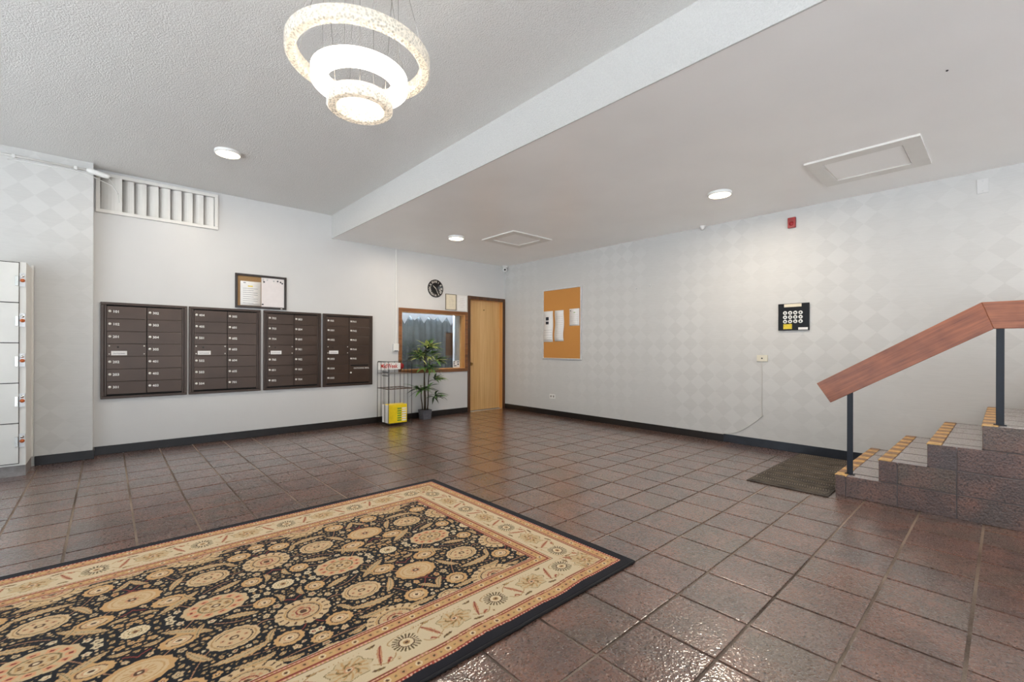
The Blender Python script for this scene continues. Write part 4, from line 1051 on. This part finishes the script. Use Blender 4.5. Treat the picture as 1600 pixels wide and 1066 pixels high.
def rug_colours(X, Y):
    rn = random.Random(5)
    T = Canvas(0, PER, 0, 0.63, 0.0022, C_NAVY)
    for a in (((0.1, 0.115), (0.18, 0.1), (0.22, 0.05)), ((0.35, 0.05), (0.4, 0.1), (0.42, 0.18)), ((0.42, 0.18), (0.46, 0.25), (0.5, 0.27)),
              ((0.105, 0.28), (0.16, 0.24), (0.18, 0.3)), ((0.34, 0.33), (0.4, 0.4), (0.43, 0.5)), ((0.1, 0.455), (0.2, 0.5), (0.275, 0.44)), ((0.545, 0.39), (0.53, 0.45), (0.44, 0.5)),
              ((0.02, 0.4), (0.05, 0.45), (0.1, 0.45)), ((0.18, 0.2), (0.24, 0.2), (0.3, 0.15)), ((0.2, 0.58), (0.12, 0.55), (0.02, 0.56))): T.vine(*a, col=C_RED if rn.random() < 0.5 else C_ROSE * 0.85)
    for cx, cy, s in ((0.0, 0.185, 1), (0.545, 0.20, 1), (0.545, 0.41, 1)):
        for k in (-1, 1): T.vine((cx, cy), (cx + k * 0.012, cy - s * 0.02), (cx + k * 0.04, cy - s * 0.03), 0.0028)
    T.flower(0, 0, 0.046, 0.040, 14, style='white'); T.flower(PER, 0, 0.046, 0.040, 14, style='white')
    T.flower(0.272, 0, 0.118, 0.086, 18, style='ornate')
    T.flower(0, 0.30, 0.105, 0.096, 16, style='round', amp=0.09)
    T.flower(0.258, 0.305, 0.086, 0.070, 14, style='oval')
    T.flower(PER, 0.305, 0.100, 0.076, 12, style='leaf', amp=0.09)
    for cx, cy, rx, ry in ((0.108, 0.118, 0.042, 0.040), (0.42, 0.184, 0.062, 0.044), (0.098, 0.452, 0.052, 0.044), (0.432, 0.508, 0.052, 0.048), (0.0, 0.53, 0.04, 0.03)): T.flower(cx, cy, rx, ry, 12, amp=0.1)
    T.flower(0.275, 0.605, 0.118, 0.085, 18, style='round', amp=0.08); T.flower(PER, 0.61, 0.055, 0.04, 12, style='oval'); T.flower(0.0, 0.63, 0.06, 0.035, 12, style='oval')
    for a in (((0.31, 0.20), (0.39, 0.13), (0.47, 0.08), 0.021), ((0.14, 0.18), (0.20, 0.15), (0.27, 0.13), 0.020), ((0.15, 0.41), (0.24, 0.46), (0.36, 0.43), 0.022), ((0.34, 0.40), (0.39, 0.36), (0.41, 0.28), 0.018),
              ((0.16, 0.50), (0.20, 0.54), (0.30, 0.50), 0.018), ((0.48, 0.44), (0.52, 0.46), (0.545, 0.53), 0.016), ((0.05, 0.16), (0.02, 0.12), (0.06, 0.075), 0.013), ((0.46, 0.12), (0.50, 0.15), (0.53, 0.13), 0.013),
              ((0.12, 0.35), (0.16, 0.38), (0.16, 0.43), 0.014), ((0.36, 0.56), (0.42, 0.59), (0.5, 0.57), 0.016), ((0.08, 0.58), (0.12, 0.60), (0.17, 0.56), 0.014), ((0.33, 0.12), (0.36, 0.15), (0.37, 0.21), 0.012)): T.leaf(*a)
    k = 0
    for r, tries in ((0.019, 300), (0.015, 900), (0.011, 2200), (0.0078, 4000), (0.0052, 5000)):
        for _ in range(tries):
            cx, cy = rn.uniform(0, PER), rn.uniform(0, 0.63); w = T.win(cx, cy, r + 0.0022)
            if T.occ[w].any(): continue
            if k % 5 in (1, 2, 4) and r < 0.018:
                a = rn.uniform(0, PI); T.leaf((cx - r * math.cos(a), cy - r * math.sin(a) * .8), (cx + 0.004, cy + 0.004), (cx + r * math.cos(a), cy + r * math.sin(a) * .8), r * 0.62, teeth=3)
            else: T.blossom(cx, cy, r, k, rn.uniform(0, 6))
            k += 1
    # fold the rug into the repeat
    uu = np.abs((X - FCX + PER) % (2 * PER) - PER); vv = np.abs(Y - FCY)
    j = np.clip((uu / T.res).round().astype(int), 0, len(T.u) - 1); i = np.clip((vv / T.res).round().astype(int), 0, len(T.v) - 1)
    col = T.c[i, j]
    # borders, measured from the nearest edge; the near edge is woven a little unevenly
    wav = 0.006 * np.sin(X * 9.0 + 0.6) + 0.004 * np.sin(X * 21)
    db = (Y - RGY0) + wav * np.clip(1 - (Y - RGY0) / 0.3, 0, 1); dt = RGY1 - Y; dl = X - RGX0; dr = RGX1 - X
    d = np.minimum(np.minimum(db, dt), np.minimum(dl, dr))
    along = np.where(np.minimum(db, dt) < np.minimum(dl, dr), X, Y)
    bead = ((along / 0.016) % 1) < 0.5
    # cream main border on its own canvas
    B = Canvas(RGX0, RGX1, RGY0, RGY1, X[0, 1] - X[0, 0], np.array((218, 199, 166.)))
    mid = 0.218
    def motif(cx, cy, rot, kind):
        if kind == 'rosette':
            w, r, th = B.polar(cx, cy, 0.058, 0.052, rot); ray = np.abs(((th * 21 / (2 * PI)) % 1) - 0.5) * 2
            B.put(w, (r < 1) & (r > 0.5) & (ray > 0.5) & ((np.abs(th) > 0.5) | (r < .8)), C_OLIVE * 0.95); B.put(w, (r < 0.86) & (r > 0.62) & (ray > 0.72), C_BROWN * 0.7)
            B.put(w, r < 0.5, C_PALE); B.put(w, (r < 0.56) & (r > 0.47), C_BROWN); B.put(w, (r < 0.24), C_TAN); B.put(w, r < 0.12, C_BROWN)
        else:
            w, r, th = B.polar(cx, cy, 0.088, 0.062, rot); sc_ = np.abs(((th * 7 / (2 * PI)) % 1) - 0.5) * 2; e = 0.78 + 0.22 * sc_
            B.put(w, r < e, np.array((208, 186, 148.))); B.put(w, (r < e) & (r > e - 0.045) & (np.sin(th * 3) > -0.5), C_OLIVE * 1.1)
            B.put(w, (r < e - 0.12) & (np.sin(th * 13 + r * 6) > 0.55), C_GOLD); B.put(w, (r < 0.52) & (np.sin(th * 5 + r * 14) > -0.1), C_TAN * 1.05); B.put(w, (r < 0.52) & (np.sin(th * 5 + r * 14) > 0.75), C_OLIVE)
            B.put(w, (r < 0.22), C_ROSE); B.put(w, (r < 0.15), np.array((218, 199, 166.))); B.put(w, r < 0.08, C_BROWN)
    def side_of(p0, n, pitch, horiz, fixed, inward):
        for k in range(-1, n + 1):
            s = p0 + k * pitch
            f = (lambda a, b: (a, fixed + inward * b)) if horiz else (lambda a, b: (fixed + inward * b, a))
            motif(*f(s, 0), 0 if horiz else PI / 2, 'rosette'); m = s + pitch / 2
            motif(*f(m, 0), 0 if horiz else PI / 2, 'palm')
            for sg in (-1, 1):
                c0 = m + sg * 0.105
                B.leaf(f(c0 + sg * 0.035, 0.05), f(c0 + sg * 0.01, 0.012), f(c0 - sg * 0.012, -0.055), 0.011, C_ROSE * 0.95, C_RED, 6)
                B.leaf(f(c0 + sg * 0.04, -0.045), f(c0 + sg * 0.03, -0.03), f(c0 + sg * 0.012, -0.06), 0.008, C_ROSE, C_RED, 4)
                B.leaf(f(c0 - sg * 0.02, 0.065), f(c0 + sg * 0.01, 0.055), f(c0 + sg * 0.02, 0.07), 0.008, C_OLIVE * 1.2, C_BROWN, 3)
                B.leaf(f(c0 - sg * 0.05, -0.06), f(c0 - sg * 0.03, -0.066), f(c0 - sg * 0.0, -0.07), 0.008, C_OLIVE * 1.2, C_BROWN, 3)
                B.vine(f(s + sg * 0.06, 0.02), f(s + sg * 0.1, 0.075), f(m - sg * 0.06 if sg < 0 else m - 0.06, 0.06), 0.0025, C_TAN)
                B.vine(f(s + sg * 0.06, -0.03), f(s + sg * 0.09, -0.08), f(s + sg * 0.15, -0.03), 0.0025, C_TAN)
            for e in (-0.07, 0.07): B.blossom(*f(s + e * 0.9, e * 0.9), 0.011, 0, s)
    xs = 1.761 - 0.45 * 5
    side_of(xs, 6, 0.45, True, RGY0 + mid, 1); side_of(xs, 6, 0.45, True, RGY1 - mid, -1)
    ys = 1.695 - 0.434; side_of(ys, 4, 0.434, False, RGX1 - mid, -1); side_of(ys, 4, 0.434, False, RGX0 + mid, 1)
    for cx in (RGX1 - mid + 0.03, RGX0 + mid - 0.03):
        for cy in (RGY0 + mid - 0.03, RGY1 - mid + 0.03): motif(cx, cy, PI / 4 if (cx > 1) == (cy > 2) else -PI / 4, 'palm')
    iy = np.clip(np.round((Y - RGY0 + np.where(db < 0.4, wav * np.clip(1 - (Y - RGY0) / 0.3, 0, 1), 0)) / B.res).astype(int), 0, len(B.v) - 1)
    ix = np.clip(np.round((X - RGX0) / B.res).astype(int), 0, len(B.u) - 1)
    cream = B.c[iy, ix]
    m = (d < 0.392); col[m] = cream[m]
    def gold_band(a, b):
        m = (d >= a) & (d < b); col[m] = C_GOLD * 1.05
        c = (a + b) / 2; per = 0.062; t = along / per; fr = np.abs((t % 1) - 0.5) * per; rr = np.hypot(fr, d - c)
        odd = (np.floor(t) % 2) == 0
        col[(rr < 0.013)] = C_PALE; col[(rr < 0.013) & odd] = C_ROSE; col[(rr < 0.008)] = C_GOLD; col[rr < 0.0055] = C_BROWN
        g2 = np.hypot(np.abs(((t + 0.5) % 1) - 0.5) * per, (d - c) * 1.4); col[(g2 < 0.006)] = C_TAN * 0.8
    gold_band(0.064, 0.107); gold_band(0.330, 0.372)
    def line(a, b, c1, c2=None):
        m = (d >= a) & (d < b)
        if c2 is None: col[m] = c1
        else: col[m & bead] = c1; col[m & ~bead] = c2
    PINK = np.array((226, 176, 150.))
    line(0.050, 0.058, PINK, C_RED * 1.25); line(0.058, 0.064, C_RED); line(0.105, 0.110, C_RED); line(0.110, 0.118, PINK, C_GOLD); line(0.118, 0.124, C_RED * 0.9); line(0.124, 0.127, C_CREAM)
    line(0.308, 0.312, C_BROWN); line(0.312, 0.322, PINK, C_GOLD); line(0.322, 0.330, C_RED); line(0.370, 0.375, C_RED); line(0.375, 0.384, PINK, C_GOLD); line(0.384, 0.391, C_RED)
    m = d < 0.050; col[m] = np.array((27, 26, 33.))
    return np.clip(col, 0, 255)
def build_rug():
    res = 0.0034
    nx = int(round((RGX1 - RGX0) / res)) + 1; ny = int(round((RGY1 - RGY0) / res)) + 1
    xs = np.linspace(RGX0, RGX1, nx); ys = np.linspace(RGY0, RGY1, ny); X, Y = np.meshgrid(xs, ys)
    col = rug_colours(X, Y)
    Z = 0.0115 + 0.0006 * np.sin(X * 5) * np.sin(Y * 4 + 1)
    edge = np.minimum(np.minimum(X - RGX0, RGX1 - X), np.minimum(Y - RGY0, RGY1 - Y)); Z = Z - 0.004 * np.clip(1 - edge / 0.008, 0, 1) ** 2
    co = np.stack([X, Y, Z], -1).reshape(-1, 3).astype(np.float32)
    a = (np.arange(ny - 1)[:, None] * nx + np.arange(nx - 1)[None, :]).ravel()
    quads = np.stack([a, a + 1, a + nx + 1, a + nx], 1).astype(np.int32)
    me = bpy.data.meshes.new('pile'); me.vertices.add(len(co)); me.vertices.foreach_set('co', co.ravel())
    me.loops.add(quads.size); me.loops.foreach_set('vertex_index', quads.ravel())
    me.polygons.add(len(quads)); me.polygons.foreach_set('loop_start', np.arange(0, quads.size, 4, dtype=np.int32))
    me.update(); me.validate()
    me.polygons.foreach_set('use_smooth', np.ones(len(quads), bool))
    at = me.color_attributes.new('weave', 'FLOAT_COLOR', 'POINT')
    rgba = np.ones((len(co), 4), np.float32); rgba[:, :3] = lin(col.reshape(-1, 3))
    at.data.foreach_set('color', rgba.ravel()); me.materials.append(M['rug_pile'])
    rg = thing('area_rug', 'oriental rug with a dark floral field and cream border on the tiles', 'rug', ((RGX0 + RGX1) / 2, (RGY0 + RGY1) / 2, 0))
    o = bpy.data.objects.new('pile', me); COL.objects.link(o); setp(o, rg)
    MB().box(RGX0, RGY0, 0.0004, RGX1, RGY1, 0.0068).build('backing', 'rug_binding', rg)
    e = 0.0
    for p in (((RGX0, RGY0), (RGX1, RGY0)), ((RGX1, RGY0), (RGX1, RGY1)), ((RGX1, RGY1), (RGX0, RGY1)), ((RGX0, RGY1), (RGX0, RGY0))):
        MB().tube([(p[0][0], p[0][1], 0.0066), (p[1][0], p[1][1], 0.0066)], 0.006, 8).build('binding', 'rug_binding', rg)
build_rug()
